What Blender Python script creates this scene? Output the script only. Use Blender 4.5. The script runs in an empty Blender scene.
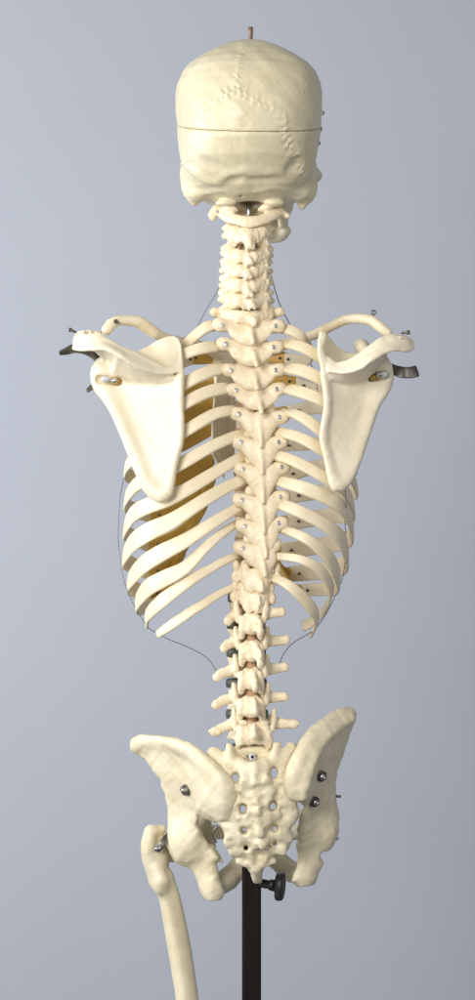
import bpy, math, random
import numpy as np
random.seed(4); np.random.seed(4)
sc = bpy.context.scene
COL = sc.collection
D0 = 2300.0                      # camera distance in millimetres; at that distance 1 pixel of the photo is 1 mm

def P(px, py, d=0.0):            # photo coordinate + depth behind the spine -> real position in millimetres
    s = (D0 + d) / D0
    return np.array([(px - 237.5) * s, d, (500.0 - py) * s])
def PP(pts): return [P(*p) for p in pts]

# ------------------------------------------------------------------ objects
WPOS = {}
def link(o, parent, w):
    COL.objects.link(o)
    w = np.array(w, float)
    WPOS[o.name] = w
    if parent is not None:
        o.parent = parent
        o.location = tuple(w - WPOS[parent.name])
    else:
        o.location = tuple(w)
    return o

def make_mesh(name, V, Fc, smooth=True):
    me = bpy.data.meshes.new(name)
    V = np.asarray(V, np.float32)
    if isinstance(Fc, np.ndarray) and Fc.ndim == 2:
        nf, k = Fc.shape
        me.vertices.add(len(V)); me.vertices.foreach_set('co', V.ravel())
        me.loops.add(nf * k); me.loops.foreach_set('vertex_index', Fc.astype(np.int32).ravel())
        me.polygons.add(nf); me.polygons.foreach_set('loop_start', np.arange(0, nf * k, k, dtype=np.int32))
        me.update(calc_edges=True); me.validate()
    else:
        me.from_pydata([tuple(v) for v in V], [], [tuple(int(i) for i in f) for f in Fc])
        me.update()
    if smooth: me.polygons.foreach_set('use_smooth', np.ones(len(me.polygons), bool))
    return me

def obj(name, VF, mat, parent, label=None, smooth=True, origin=None):
    V, Fc = VF
    V = np.asarray(V, float) * 0.001
    c = (V.min(0) + V.max(0)) / 2 if origin is None else np.array(origin) * 0.001
    me = make_mesh(name, V - c, Fc, smooth)
    me.materials.append(mat)
    o = bpy.data.objects.new(name, me)
    link(o, parent, c)
    if label: o['label'] = label
    return o

def thing(name, loc_mm, label, cat):
    o = bpy.data.objects.new(name, None); o.empty_display_size = 0.05
    link(o, None, np.array(loc_mm) * 0.001)
    o['label'] = label; o['category'] = cat
    return o

# ------------------------------------------------------------------ distance field modeller (surface nets)
NZ = .5
class Field:
    def __init__(s, lo, hi, h):
        s.h = h; s.lo = np.array(lo, float)
        n = np.ceil((np.array(hi, float) - s.lo) / h).astype(int) + 1
        s.ax = [s.lo[i] + h * np.arange(n[i]) for i in range(3)]
        s.D = np.full(tuple(n), 12.0, np.float32)
    def win(s, lo, hi, m):
        sl = []
        for i in range(3):
            a = int(max(0, math.floor((lo[i] - m - s.lo[i]) / s.h)))
            b = int(min(s.D.shape[i], math.ceil((hi[i] + m - s.lo[i]) / s.h) + 1))
            if b <= a: return None
            sl.append(slice(a, b))
        x = s.ax[0][sl[0]][:, None, None]; y = s.ax[1][sl[1]][None, :, None]; z = s.ax[2][sl[2]][None, None, :]
        return tuple(sl), x, y, z
    def put(s, fn, lo, hi, k=3.0, sub=False, m=None):
        w = s.win(lo, hi, (k + 3 * s.h + 1) if m is None else m)
        if w is None: return
        sl, x, y, z = w
        d = fn(x, y, z).astype(np.float32); a = s.D[sl]
        k = max(k, 1e-3)
        if sub:
            d = -d; hh = np.maximum(k - np.abs(a - d), 0) / k
            s.D[sl] = np.maximum(a, d) + hh * hh * k * .25
        else:
            hh = np.maximum(k - np.abs(a - d), 0) / k
            s.D[sl] = np.minimum(a, d) - hh * hh * k * .25
    def cap(s, a, b, r1, r2=None, k=3.0, sub=False, flat=None):
        """tapered capsule; flat=(axis, f): squeezed by factor f along a unit axis"""
        a = np.array(a, float); b = np.array(b, float); r2 = r1 if r2 is None else r2
        rm = max(r1, r2)
        n = None
        if flat is not None:
            n = np.array(flat[0], float); n /= np.linalg.norm(n); f = flat[1]
        def fn(x, y, z):
            px, py, pz = x - a[0], y - a[1], z - a[2]
            ba = b - a
            if n is not None:
                q = (px * n[0] + py * n[1] + pz * n[2]) * (f - 1)
                px = px + q * n[0]; py = py + q * n[1]; pz = pz + q * n[2]
                ba = ba + n * (np.dot(ba, n) * (f - 1))
            L = max(np.dot(ba, ba), 1e-6)
            t = np.clip((px * ba[0] + py * ba[1] + pz * ba[2]) / L, 0, 1)
            d = np.sqrt((px - ba[0] * t) ** 2 + (py - ba[1] * t) ** 2 + (pz - ba[2] * t) ** 2) - (r1 + (r2 - r1) * t)
            return d
        s.put(fn, np.minimum(a, b) - rm, np.maximum(a, b) + rm, k, sub)
    def chain(s, pts, rs, k=2.0, flat=None, sub=False):
        """a smooth tapered rod through all points, blended once"""
        pts = np.array(pts, float); rs = np.array(rs, float)
        if len(pts) > 2:
            L = np.linalg.norm(np.diff(pts, axis=0), axis=1).sum()
            q = spline(np.hstack([pts, rs[:, None]]), int(max(6, L / 4.0)))
            pts, rs = q[:, :3], q[:, 3]
        s.segs([(pts[i], pts[i + 1], rs[i], rs[i + 1]) for i in range(len(pts) - 1)], k, flat, sub)
    def web(s, A, B, ra, rb, k=3.0, step=2.0):
        """a curved sheet stretched between two lines of points"""
        A = np.array(A, float); B = np.array(B, float)
        n = int(np.linalg.norm(np.diff(A, axis=0), axis=1).sum() / step)
        a = spline(A, n); b = spline(B, n)
        s.segs([(a[i], b[i], ra, rb) for i in range(n)], k)
    def segs(s, S, k=2.0, flat=None, sub=False):
        n = None
        if flat is not None:
            n = np.array(flat[0], float); n /= np.linalg.norm(n); f = flat[1]
        rm = max(max(q[2], q[3]) for q in S)
        lo = np.min([np.minimum(q[0], q[1]) for q in S], axis=0) - rm; hi = np.max([np.maximum(q[0], q[1]) for q in S], axis=0) + rm
        w = s.win(lo, hi, k + 3 * s.h + 1)
        if w is None: return
        sl0 = w[0]
        best = np.full(s.D[sl0].shape, 30.0, np.float32)
        for a, b, r1, r2 in S:
            w = s.win(np.minimum(a, b) - rm, np.maximum(a, b) + rm, k + 2 * s.h + 1)
            if w is None: continue
            sl, x, y, z = w
            px, py, pz = x - a[0], y - a[1], z - a[2]; ba = b - a
            if n is not None:
                q = (px * n[0] + py * n[1] + pz * n[2]) * (f - 1)
                px = px + q * n[0]; py = py + q * n[1]; pz = pz + q * n[2]
                ba = ba + n * (np.dot(ba, n) * (f - 1))
            t = np.clip((px * ba[0] + py * ba[1] + pz * ba[2]) / max(np.dot(ba, ba), 1e-6), 0, 1)
            d = (np.sqrt((px - ba[0] * t) ** 2 + (py - ba[1] * t) ** 2 + (pz - ba[2] * t) ** 2) - (r1 + (r2 - r1) * t)).astype(np.float32)
            ls = tuple(slice(sl[j].start - sl0[j].start, sl[j].stop - sl0[j].start) for j in range(3))
            best[ls] = np.minimum(best[ls], d)
        a = s.D[sl0]; k = max(k, 1e-3)
        if sub:
            d = -best; hh = np.maximum(k - np.abs(a - d), 0) / k
            s.D[sl0] = np.maximum(a, d) + hh * hh * k * .25
        else:
            hh = np.maximum(k - np.abs(a - best), 0) / k
            s.D[sl0] = np.minimum(a, best) - hh * hh * k * .25
    def surf(s, px, py, start=-70.0):
        """depth at which the ray through a photo coordinate first meets the surface"""
        prev = None
        for yv in np.arange(max(start, s.ax[1][0] + s.h), s.ax[1][-1] - s.h, s.h * .5):
            p = P(px, py, yv); q = (p - s.lo) / s.h
            i = np.clip(q.astype(int), 0, np.array(s.D.shape) - 2); fr = q - i
            c = s.D[i[0]:i[0] + 2, i[1]:i[1] + 2, i[2]:i[2] + 2]
            v = c[0] * (1 - fr[0]) + c[1] * fr[0]; v = v[0] * (1 - fr[1]) + v[1] * fr[1]; v = v[0] * (1 - fr[2]) + v[1] * fr[2]
            if v < 0: return yv
        return 40.0
    def ell(s, c, r, k=3.0, sub=False, rot=None):
        c = np.array(c, float); r = np.array(r, float)
        R = np.eye(3) if rot is None else rotm(*rot)
        def fn(x, y, z):
            px, py, pz = x - c[0], y - c[1], z - c[2]
            q = [(R[0, i] * px + R[1, i] * py + R[2, i] * pz) for i in range(3)]
            k0 = np.sqrt((q[0] / r[0]) ** 2 + (q[1] / r[1]) ** 2 + (q[2] / r[2]) ** 2)
            k1 = np.sqrt((q[0] / r[0] ** 2) ** 2 + (q[1] / r[1] ** 2) ** 2 + (q[2] / r[2] ** 2) ** 2) + 1e-6
            return k0 * (k0 - 1) / k1
        m = r.max() if rot is not None else r
        s.put(fn, c - m, c + m, k, sub)
    def drum(s, c, rx, ry, hz, k=3.0, waist=0.0, tilt=0.0, sub=False, kk=3.0):
        """elliptic drum with a waist; tilt about x (radians)"""
        c = np.array(c, float); ct, st = math.cos(tilt), math.sin(tilt)
        def fn(x, y, z):
            px = x - c[0]; py = (y - c[1]) * ct + (z - c[2]) * st; pz = -(y - c[1]) * st + (z - c[2]) * ct
            w = 1 - waist * (1 - np.clip(np.abs(pz) / hz, 0, 1) ** 2)
            a = (np.sqrt((px / (rx * w)) ** 2 + (py / (ry * w)) ** 2) - 1) * min(rx, ry)
            b = np.abs(pz) - hz + 0 * a
            hh = np.maximum(kk - np.abs(a - b), 0) / kk
            return np.maximum(a, b) + hh * hh * kk * .25
        e = np.array([rx, ry, hz]) + 4
        s.put(fn, c - e, c + e, k, sub)
    def plate(s, poly, ctrl, k=4.0, edge=4.0, power=3.0, grow=0.0, bumps=None):
        """relief plate: outline in photo coordinates, ctrl = (px,py,depth,half thickness)"""
        C = np.array(ctrl, float)
        def kern(r2): return r2 * np.log(r2 + 1e-6) * .5
        n_ = len(C); Xc = C[:, :2] / 50.0
        K = kern(((Xc[:, None] - Xc[None]) ** 2).sum(-1)) + np.eye(n_) * .02
        Pm = np.hstack([np.ones((n_, 1)), Xc]); A = np.block([[K, Pm], [Pm.T, np.zeros((3, 3))]])
        W = np.linalg.solve(A, np.vstack([C[:, 2:4], np.zeros((3, 2))]))
        dmin, dmax = C[:, 2].min() - 6, C[:, 2].max() + 6; tmin, tmax = C[:, 3].min(), C[:, 3].max() + 1
        def interp(px, py):
            x = px / 50.0; y = py / 50.0; out = [0, 0]
            acc = [W[n_, c] + W[n_ + 1, c] * x + W[n_ + 2, c] * y for c in (0, 1)]
            for i in range(n_):
                kk = kern((x - Xc[i, 0]) ** 2 + (y - Xc[i, 1]) ** 2)
                acc[0] = acc[0] + W[i, 0] * kk; acc[1] = acc[1] + W[i, 1] * kk
            return np.clip(acc[0], dmin, dmax), np.clip(acc[1], tmin, tmax)
        pa = np.array(poly, float)
        dd, _ = interp(pa[:, 0], pa[:, 1])
        Q = np.array([P(u, v, w)[[0, 2]] for (u, v), w in zip(pa, dd)])
        X, Z = np.meshgrid(s.ax[0], s.ax[2], indexing='ij')
        pd = poly_sdf(X, Z, Q) - grow
        H, T = interp(X + 237.5, 500 - Z)
        H2, T = interp(X * D0 / (D0 + H) + 237.5, 500 - Z * D0 / (D0 + H))
        gx, gz = np.gradient(H2, s.h); G = np.sqrt(1 + np.minimum(gx ** 2 + gz ** 2, 7.0))[:, None, :]
        H = H2[:, None, :]; T = T[:, None, :]; pd = pd[:, None, :]
        def fn(x, y, z):
            q = np.abs(y - H) / G - T
            hh = np.maximum(edge - np.abs(pd - q), 0) / edge
            return np.maximum(pd, q) + hh * hh * edge * .25
        Y = s.ax[1]
        w = s.put(fn, [s.ax[0][0], Y[0], s.ax[2][0]], [s.ax[0][-1], Y[-1], s.ax[2][-1]], k)
        return interp
    def noise(s, amp, wl, seed=0):
        rng = np.random.RandomState(seed)
        x = s.ax[0][:, None, None]; y = s.ax[1][None, :, None]; z = s.ax[2][None, None, :]
        N = np.zeros(s.D.shape, np.float32)
        for i in range(7):
            v = rng.normal(size=3); v /= np.linalg.norm(v); v *= 2 * math.pi / (wl * rng.uniform(.6, 1.5)); ph = rng.uniform(0, 6.3)
            N += np.sin(v[0] * x + v[1] * y + v[2] * z + ph + 1.3 * np.sin(v[1] * x - v[2] * y + v[0] * z))
        s.D += amp * NZ * N / 2.6
    def mesh(s, its=3):
        D = s.D.copy(); h = s.h
        D[0], D[-1] = 5, 5; D[:, 0], D[:, -1] = 5, 5; D[:, :, 0], D[:, :, -1] = 5, 5
        I = D < 0
        cnt = np.zeros(tuple(n - 1 for n in D.shape), np.int8)
        for a in (0, 1):
            for b in (0, 1):
                for c in (0, 1):
                    cnt += I[a:I.shape[0] - 1 + a, b:I.shape[1] - 1 + b, c:I.shape[2] - 1 + c]
        act = (cnt > 0) & (cnt < 8)
        ii, jj, kk = np.nonzero(act)
        idx = np.full(cnt.shape, -1, np.int64); idx[ii, jj, kk] = np.arange(len(ii))
        pos = np.zeros((len(ii), 3)); num = np.zeros(len(ii))
        cor = [(a, b, c) for a in (0, 1) for b in (0, 1) for c in (0, 1)]
        val = {c: D[ii + c[0], jj + c[1], kk + c[2]] for c in cor}
        for c in cor:
            for ax in range(3):
                if c[ax] == 0:
                    e = list(c); e[ax] = 1; e = tuple(e)
                    a, b = val[c], val[e]
                    m = (a < 0) != (b < 0)
                    t = np.where(m, a / np.where(m, a - b, 1), 0)
                    p = np.array(c, float)[None, :].repeat(len(ii), 0); p[:, ax] += t
                    pos += p * m[:, None]; num += m
        pos = (pos / num[:, None] + np.stack([ii, jj, kk], 1)) * h + s.lo
        quads = []
        for ax in range(3):
            u, v = (ax + 1) % 3, (ax + 2) % 3
            sl0 = [slice(None)] * 3; sl1 = [slice(None)] * 3
            sl0[ax] = slice(0, -1); sl1[ax] = slice(1, None)
            A = I[tuple(sl0)]; B = I[tuple(sl1)]
            for sgn in (0, 1):
                M = (A & ~B) if sgn == 0 else (~A & B)
                e = np.stack(np.nonzero(M), 1)
                if len(e) == 0: continue
                e = e[(e[:, u] > 0) & (e[:, v] > 0)]
                def g(du, dv):
                    q = e.copy(); q[:, u] -= du; q[:, v] -= dv
                    return idx[q[:, 0], q[:, 1], q[:, 2]]
                q = np.stack([g(1, 1), g(0, 1), g(0, 0), g(1, 0)], 1)
                if sgn: q = q[:, ::-1]
                quads.append(q)
        Q = np.concatenate(quads)
        Q = Q[(Q >= 0).all(1)]
        # Taubin smoothing removes the voxel steps without shrinking
        nv = len(pos)
        a = np.concatenate([Q[:, 0], Q[:, 1], Q[:, 2], Q[:, 3]]); b = np.concatenate([Q[:, 1], Q[:, 2], Q[:, 3], Q[:, 0]])
        deg = np.maximum(np.bincount(a, minlength=nv) + np.bincount(b, minlength=nv), 1)[:, None]
        for it in range(its):
            for lam in (.55, -.57):
                acc = np.stack([np.bincount(a, pos[b, c], nv) + np.bincount(b, pos[a, c], nv) for c in range(3)], 1)
                pos = pos + lam * (acc / deg - pos)
        return pos, Q

def rotm(rx, ry, rz):
    cx, sx, cy, sy, cz, sz = math.cos(rx), math.sin(rx), math.cos(ry), math.sin(ry), math.cos(rz), math.sin(rz)
    X = np.array([[1, 0, 0], [0, cx, -sx], [0, sx, cx]]); Y = np.array([[cy, 0, sy], [0, 1, 0], [-sy, 0, cy]]); Z = np.array([[cz, -sz, 0], [sz, cz, 0], [0, 0, 1]])
    return Z @ Y @ X

def poly_sdf(X, Z, Q):
    d = np.full(X.shape, 1e9); s = np.ones(X.shape)
    n = len(Q); j = n - 1
    for i in range(n):
        e = Q[j] - Q[i]; wx, wz = X - Q[i][0], Z - Q[i][1]
        t = np.clip((wx * e[0] + wz * e[1]) / max(e @ e, 1e-9), 0, 1)
        d = np.minimum(d, (wx - e[0] * t) ** 2 + (wz - e[1] * t) ** 2)
        c1 = Z >= Q[i][1]; c2 = Z < Q[j][1]; c3 = (e[0] * wz) > (e[1] * wx)
        flip = (c1 & c2 & c3) | (~c1 & ~c2 & ~c3)
        s = np.where(flip, -s, s); j = i
    return s * np.sqrt(d)

def spline(pts, n):
    """Catmull-Rom (centripetal-ish) through rows of pts, resampled to n rows by length of the first three columns"""
    p = np.array(pts, float); p = np.vstack([2 * p[0] - p[1], p, 2 * p[-1] - p[-2]])
    out = []
    for i in range(1, len(p) - 2):
        for t in np.linspace(0, 1, 14, endpoint=False):
            a, b, c, d = p[i - 1], p[i], p[i + 1], p[i + 2]
            out.append(.5 * ((2 * b) + (c - a) * t + (2 * a - 5 * b + 4 * c - d) * t * t + (3 * b - a - 3 * c + d) * t ** 3))
    out.append(p[-2]); out = np.array(out)
    L = np.r_[0, np.cumsum(np.linalg.norm(np.diff(out[:, :3], axis=0), axis=1))]
    u = np.linspace(0, L[-1], n)
    return np.stack([np.interp(u, L, out[:, k]) for k in range(out.shape[1])], 1)

def sweep(C, W, T, N=None, seg=14, pw=2.0, bev=True):
    """sweep a superellipse (width W, thickness T along normal N) along rows of C; closed rounded ends"""
    C = np.array(C, float); n = len(C)
    t = np.gradient(C, axis=0); t /= np.linalg.norm(t, axis=1)[:, None]
    if N is None: N = np.tile([0, -1, 0.2], (n, 1))
    N = N - (N * t).sum(1)[:, None] * t; N /= np.linalg.norm(N, axis=1)[:, None] + 1e-9
    B = np.cross(t, N)
    a = np.linspace(0, 2 * math.pi, seg, endpoint=False)
    ca = np.sign(np.cos(a)) * np.abs(np.cos(a)) ** (2 / pw); sa = np.sign(np.sin(a)) * np.abs(np.sin(a)) ** (2 / pw)
    rings = []
    def ring(i, s, off):
        return C[i] + off * t[i] + s * (W[i] / 2 * ca[:, None] * B[i] + T[i] / 2 * sa[:, None] * N[i])
    e0, e1 = min(W[0], T[0]) / 2, min(W[-1], T[-1]) / 2
    for s, f in ((.05, 1.0), (.55, .84), (.85, .5)): rings.append(ring(0, s, -f * e0))
    for i in range(n): rings.append(ring(i, 1, 0))
    for s, f in ((.85, .5), (.55, .84), (.05, 1.0)): rings.append(ring(n - 1, s, f * e1))
    V = np.concatenate(rings); m = len(rings); F = []
    for i in range(m - 1):
        for j in range(seg):
            k = (j + 1) % seg
            F.append((i * seg + j, i * seg + k, (i + 1) * seg + k, (i + 1) * seg + j))
    F.append(tuple(range(seg))[::-1]); F.append(tuple((m - 1) * seg + j for j in range(seg)))
    # outward orientation
    F = [f[::-1] for f in F]
    return V, F

def tube(pts, r, n=None, seg=8, wob=0.0, period=6.0):
    p = np.array(pts, float); L = np.linalg.norm(np.diff(p, axis=0), axis=1).sum()
    n = n or max(4, int(L / 2.0)); C = spline(p, n)
    s = np.linspace(0, L, n)
    R = 2 * r * (1 + wob * np.sin(2 * math.pi * s / period)) if np.isscalar(r) else 2 * np.interp(np.linspace(0, 1, n), np.linspace(0, 1, len(r)), r)
    N = np.tile([0.31, -.7, .2], (n, 1))
    return sweep(C, R, R, N, seg)

def join(*parts):
    V = []; F = []; o = 0
    for v, f in parts:
        V.append(np.asarray(v)); F += [tuple(int(i) + o for i in q) for q in f]; o += len(v)
    return np.concatenate(V), F

def lathe(profile, axis, base, seg=16):
    """profile rows (distance along axis, radius)"""
    axis = np.array(axis, float); axis /= np.linalg.norm(axis)
    u = np.cross(axis, [0.2, .1, 1]); u /= np.linalg.norm(u); v = np.cross(axis, u)
    a = np.linspace(0, 2 * math.pi, seg, endpoint=False)
    V = []
    for t, r in profile:
        r = max(r, .02)
        V.append(np.array(base) + t * axis + r * (np.cos(a)[:, None] * u + np.sin(a)[:, None] * v))
    m = len(V); F = []
    for i in range(m - 1):
        for j in range(seg):
            k = (j + 1) % seg
            F.append((i * seg + j, i * seg + k, (i + 1) * seg + k, (i + 1) * seg + j))
    F.append(tuple(range(seg))[::-1]); F.append(tuple((m - 1) * seg + j for j in range(seg)))
    return np.concatenate(V), F

def box(c, s, R=None, bev=0.0):
    c = np.array(c, float); h = np.array(s, float) / 2; b = min(bev, h.min() * .9)
    V = []; 
    # octagonal bevel on every vertical edge
    ring = [(h[0], h[1] - b), (h[0] - b, h[1]), (-h[0] + b, h[1]), (-h[0], h[1] - b), (-h[0], -h[1] + b), (-h[0] + b, -h[1]), (h[0] - b, -h[1]), (h[0], -h[1] + b)]
    for z, k in ((-h[2], 1 - b / max(h[0], h[1])), (-h[2] + b, 1), (h[2] - b, 1), (h[2], 1 - b / max(h[0], h[1]))):
        for x, y in ring: V.append((x * k, y * k, z))
    V = np.array(V)
    if R is not None: V = V @ R.T
    F = []
    for i in range(3):
        for j in range(8):
            k = (j + 1) % 8; F.append((i * 8 + j, i * 8 + k, (i + 1) * 8 + k, (i + 1) * 8 + j))
    F.append(tuple(range(8))[::-1]); F.append(tuple(24 + j for j in range(8)))
    return V + c, F

# ------------------------------------------------------------------ materials
def mat(name, base, rough=.45, metal=0.0, var=None, vscale=30, bump=0.0, bscale=400, sss=0.0, spec=.5, coat=0.0, bump2=0.0, b2scale=90, spots=None):
    m = bpy.data.materials.new(name); m.use_nodes = True
    nt = m.node_tree; N = nt.nodes; L = nt.links
    b = N['Principled BSDF']
    b.inputs['Base Color'].default_value = (*base, 1); b.inputs['Roughness'].default_value = rough
    b.inputs['Metallic'].default_value = metal; b.inputs['Specular IOR Level'].default_value = spec
    b.inputs['Coat Weight'].default_value = coat; b.inputs['Coat Roughness'].default_value = .25
    if sss:
        b.inputs['Subsurface Weight'].default_value = sss; b.inputs['Subsurface Scale'].default_value = .004
        b.inputs['Subsurface Radius'].default_value = (1.0, .6, .3)
    geo = N.new('ShaderNodeNewGeometry')
    if var is not None:
        n = N.new('ShaderNodeTexNoise'); n.inputs['Scale'].default_value = vscale; n.inputs['Detail'].default_value = 6; n.inputs['Roughness'].default_value = .62
        L.new(geo.outputs['Position'], n.inputs['Vector'])
        r = N.new('ShaderNodeValToRGB'); r.color_ramp.elements[0].position = .38; r.color_ramp.elements[1].position = .68
        r.color_ramp.elements[0].color = (*base, 1); r.color_ramp.elements[1].color = (*var, 1)
        L.new(n.outputs['Fac'], r.inputs['Fac'])
        src = r.outputs['Color']
        if spots is not None:
            n3 = N.new('ShaderNodeTexNoise'); n3.inputs['Scale'].default_value = vscale * 5.5; n3.inputs['Detail'].default_value = 3
            L.new(geo.outputs['Position'], n3.inputs['Vector'])
            r3 = N.new('ShaderNodeValToRGB'); r3.color_ramp.elements[0].position = .60; r3.color_ramp.elements[1].position = .78
            r3.color_ramp.elements[0].color = (0, 0, 0, 1); r3.color_ramp.elements[1].color = (.55, .55, .55, 1)
            L.new(n3.outputs['Fac'], r3.inputs['Fac'])
            mx = N.new('ShaderNodeMix'); mx.data_type = 'RGBA'
            L.new(r3.outputs['Color'], mx.inputs['Factor']); L.new(src, mx.inputs['A']); mx.inputs['B'].default_value = (*spots, 1)
            src = mx.outputs['Result']
        L.new(src, b.inputs['Base Color'])
        mr = N.new('ShaderNodeMapRange'); mr.inputs['To Min'].default_value = rough - .07; mr.inputs['To Max'].default_value = rough + .12
        L.new(n.outputs['Fac'], mr.inputs['Value']); L.new(mr.outputs['Result'], b.inputs['Roughness'])
    last = None
    for amt, sca, dist in ((bump, bscale, .0006), (bump2, b2scale, .0025)):
        if amt:
            n2 = N.new('ShaderNodeTexNoise'); n2.inputs['Scale'].default_value = sca; n2.inputs['Detail'].default_value = 5
            L.new(geo.outputs['Position'], n2.inputs['Vector'])
            bp = N.new('ShaderNodeBump'); bp.inputs['Strength'].default_value = amt; bp.inputs['Distance'].default_value = dist
            L.new(n2.outputs['Fac'], bp.inputs['Height'])
            if last: L.new(last, bp.inputs['Normal'])
            last = bp.outputs['Normal']
    if last: L.new(last, b.inputs['Normal'])
    return m

M = {}
M['bone'] = mat('bone_plastic', (.82, .71, .50), .40, var=(.88, .79, .60), vscale=28, bump=.5, bscale=420, bump2=0.10, b2scale=95, sss=0.0, spots=(.70, .55, .34))
M['blade'] = mat('scapula_plastic', (.81, .73, .55), .36, var=(.86, .79, .64), vscale=22, bump=.2, bscale=420, bump2=0.09, b2scale=90, sss=0.0, spots=(.72, .60, .40))
M['vert'] = mat('vertebra_plastic', (.83, .70, .49), .40, var=(.88, .78, .59), vscale=60, bump=.5, bscale=420, bump2=0.10, b2scale=120, sss=0.0, spots=(.74, .57, .38))
M['skull'] = mat('skull_plastic', (.68, .615, .425), .36, var=(.75, .69, .51), vscale=22, bump=.45, bscale=380, bump2=0.10, b2scale=75, sss=0.0, spots=(.60, .50, .31))
M['pelvis'] = mat('pelvis_plastic', (.72, .64, .45), .42, var=(.81, .74, .56), vscale=26, bump=.5, bscale=380, bump2=0.12, b2scale=80, sss=0.0, spots=(.60, .48, .29))
M['cart'] = mat('amber_cartilage_plastic', (.58, .35, .06), .40, var=(.66, .43, .10), vscale=40, bump=.3, bscale=300, sss=0.0)
M['disc'] = mat('dark_rubber', (.060, .060, .042), .45, var=(.10, .10, .07), vscale=90, bump=.3)
M['cord'] = mat('brown_nerve_plastic', (.50, .31, .18), .5, var=(.5, .32, .19), vscale=60, bump=.2)
M['steel'] = mat('zinc_steel', (.42, .42, .42), .3, metal=1.0, var=(.6, .6, .6), vscale=300, bump=.2)
M['dark'] = mat('tarnished_steel', (.11, .10, .09), .33, metal=.85, var=(.2, .19, .17), vscale=120, bump=.2)
M['brass'] = mat('brass', (.55, .34, .08), .35, metal=.9, var=(.65, .45, .14), vscale=200)
M['clear'] = mat('frosted_sleeve', (.55, .58, .60), .25, var=(.7, .72, .74), vscale=200)
M['rust'] = mat('rusty_rod', (.20, .13, .10), .5, metal=.6, var=(.32, .24, .2), vscale=300, bump=.4)
M['wire'] = mat('dark_wire', (.13, .13, .14), .4, metal=.6)
M['hole'] = mat('black_socket', (.015, .013, .01), .7)
M['pole'] = mat('dark_brown_lacquer', (.007, .0045, .004), .35, var=(.014, .007, .006), vscale=18, bump=.15, bscale=200, spec=.3)
M['knob'] = mat('black_plastic', (.012, .012, .013), .42, bump=.3, bscale=500)
M['sutured'] = M['skull']

# ------------------------------------------------------------------ the wall
def wall():
    V, F = [], []
    V = np.array([(-3500, 1500, -2200), (3500, 1500, -2200), (3500, 1500, 2200), (-3500, 1500, 2200),
                  (-3500, 1600, -2200), (3500, 1600, -2200), (3500, 1600, 2200), (-3500, 1600, 2200)], float)
    F = [(0, 1, 2, 3), (5, 4, 7, 6), (4, 0, 3, 7), (1, 5, 6, 2), (3, 2, 6, 7), (4, 5, 1, 0)]
    m = mat('painted_wall', (.475, .51, .585), .8, var=(.49, .525, .60), vscale=3.0, bump=.5, bscale=260, bump2=0.04, b2scale=30)
    o = obj('wall', (V, F), m, None, smooth=False)
    o['kind'] = 'structure'; o['label'] = 'plain pale blue grey painted wall behind the skeleton'; o['category'] = 'wall'
wall()

SK = thing('anatomical_skeleton', P(252, 780, 30), 'cream plastic anatomical skeleton without arms, seen from behind, hanging on a dark pole', 'skeleton')
ST = thing('skeleton_stand', P(251.5, 1500, 45), 'dark brown square stand pole with black clamp knob below the coccyx', 'stand')

# ------------------------------------------------------------------ small hardware
def screw_mesh(ax, base, s=1.0):
    w = lathe([(0, 2.9 * s), (.7 * s, 2.9 * s), (.8 * s, 2.2 * s)], ax, base, 18)
    h = lathe([(.3 * s, 1.9 * s), (1.7 * s, 1.9 * s), (2.1 * s, 1.5 * s), (2.1 * s, .9 * s), (1.2 * s, .85 * s)], ax, base, 14)
    return join(w, h)
def add_screw(parent, px, py, d, s=1.0, ax=(0, -1, .12), dark=False, name='screw'):
    o = obj(name, screw_mesh(ax, P(px, py, d), s), M['dark'] if dark else M['steel'], parent)
    return o
def ring_mesh(c, R, r, n1=18, n2=8, ax=(0, -1, 0)):
    ax = np.array(ax, float); ax /= np.linalg.norm(ax); u = np.cross(ax, [.1, .2, 1]); u /= np.linalg.norm(u); v = np.cross(ax, u)
    V = []; F = []
    for i in range(n1):
        a = 2 * math.pi * i / n1; e = math.cos(a) * u + math.sin(a) * v
        for j in range(n2):
            b = 2 * math.pi * j / n2; V.append(np.array(c) + e * (R + r * math.cos(b)) + ax * r * math.sin(b))
    for i in range(n1):
        for j in range(n2):
            F.append((i * n2 + j, ((i + 1) % n1) * n2 + j, ((i + 1) % n1) * n2 + (j + 1) % n2, i * n2 + (j + 1) % n2))
    return np.array(V), F
def eyelet(parent, px, py, d, R=2.2, r=.7, shank=(0, 0, -1), L=4, name='eyelet'):
    c = P(px, py, d); s = np.array(shank, float)
    return obj(name, join(ring_mesh(c, R, r), tube([c + s * R, c + s * (R + L)], r, seg=6)), M['dark'], parent)

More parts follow.
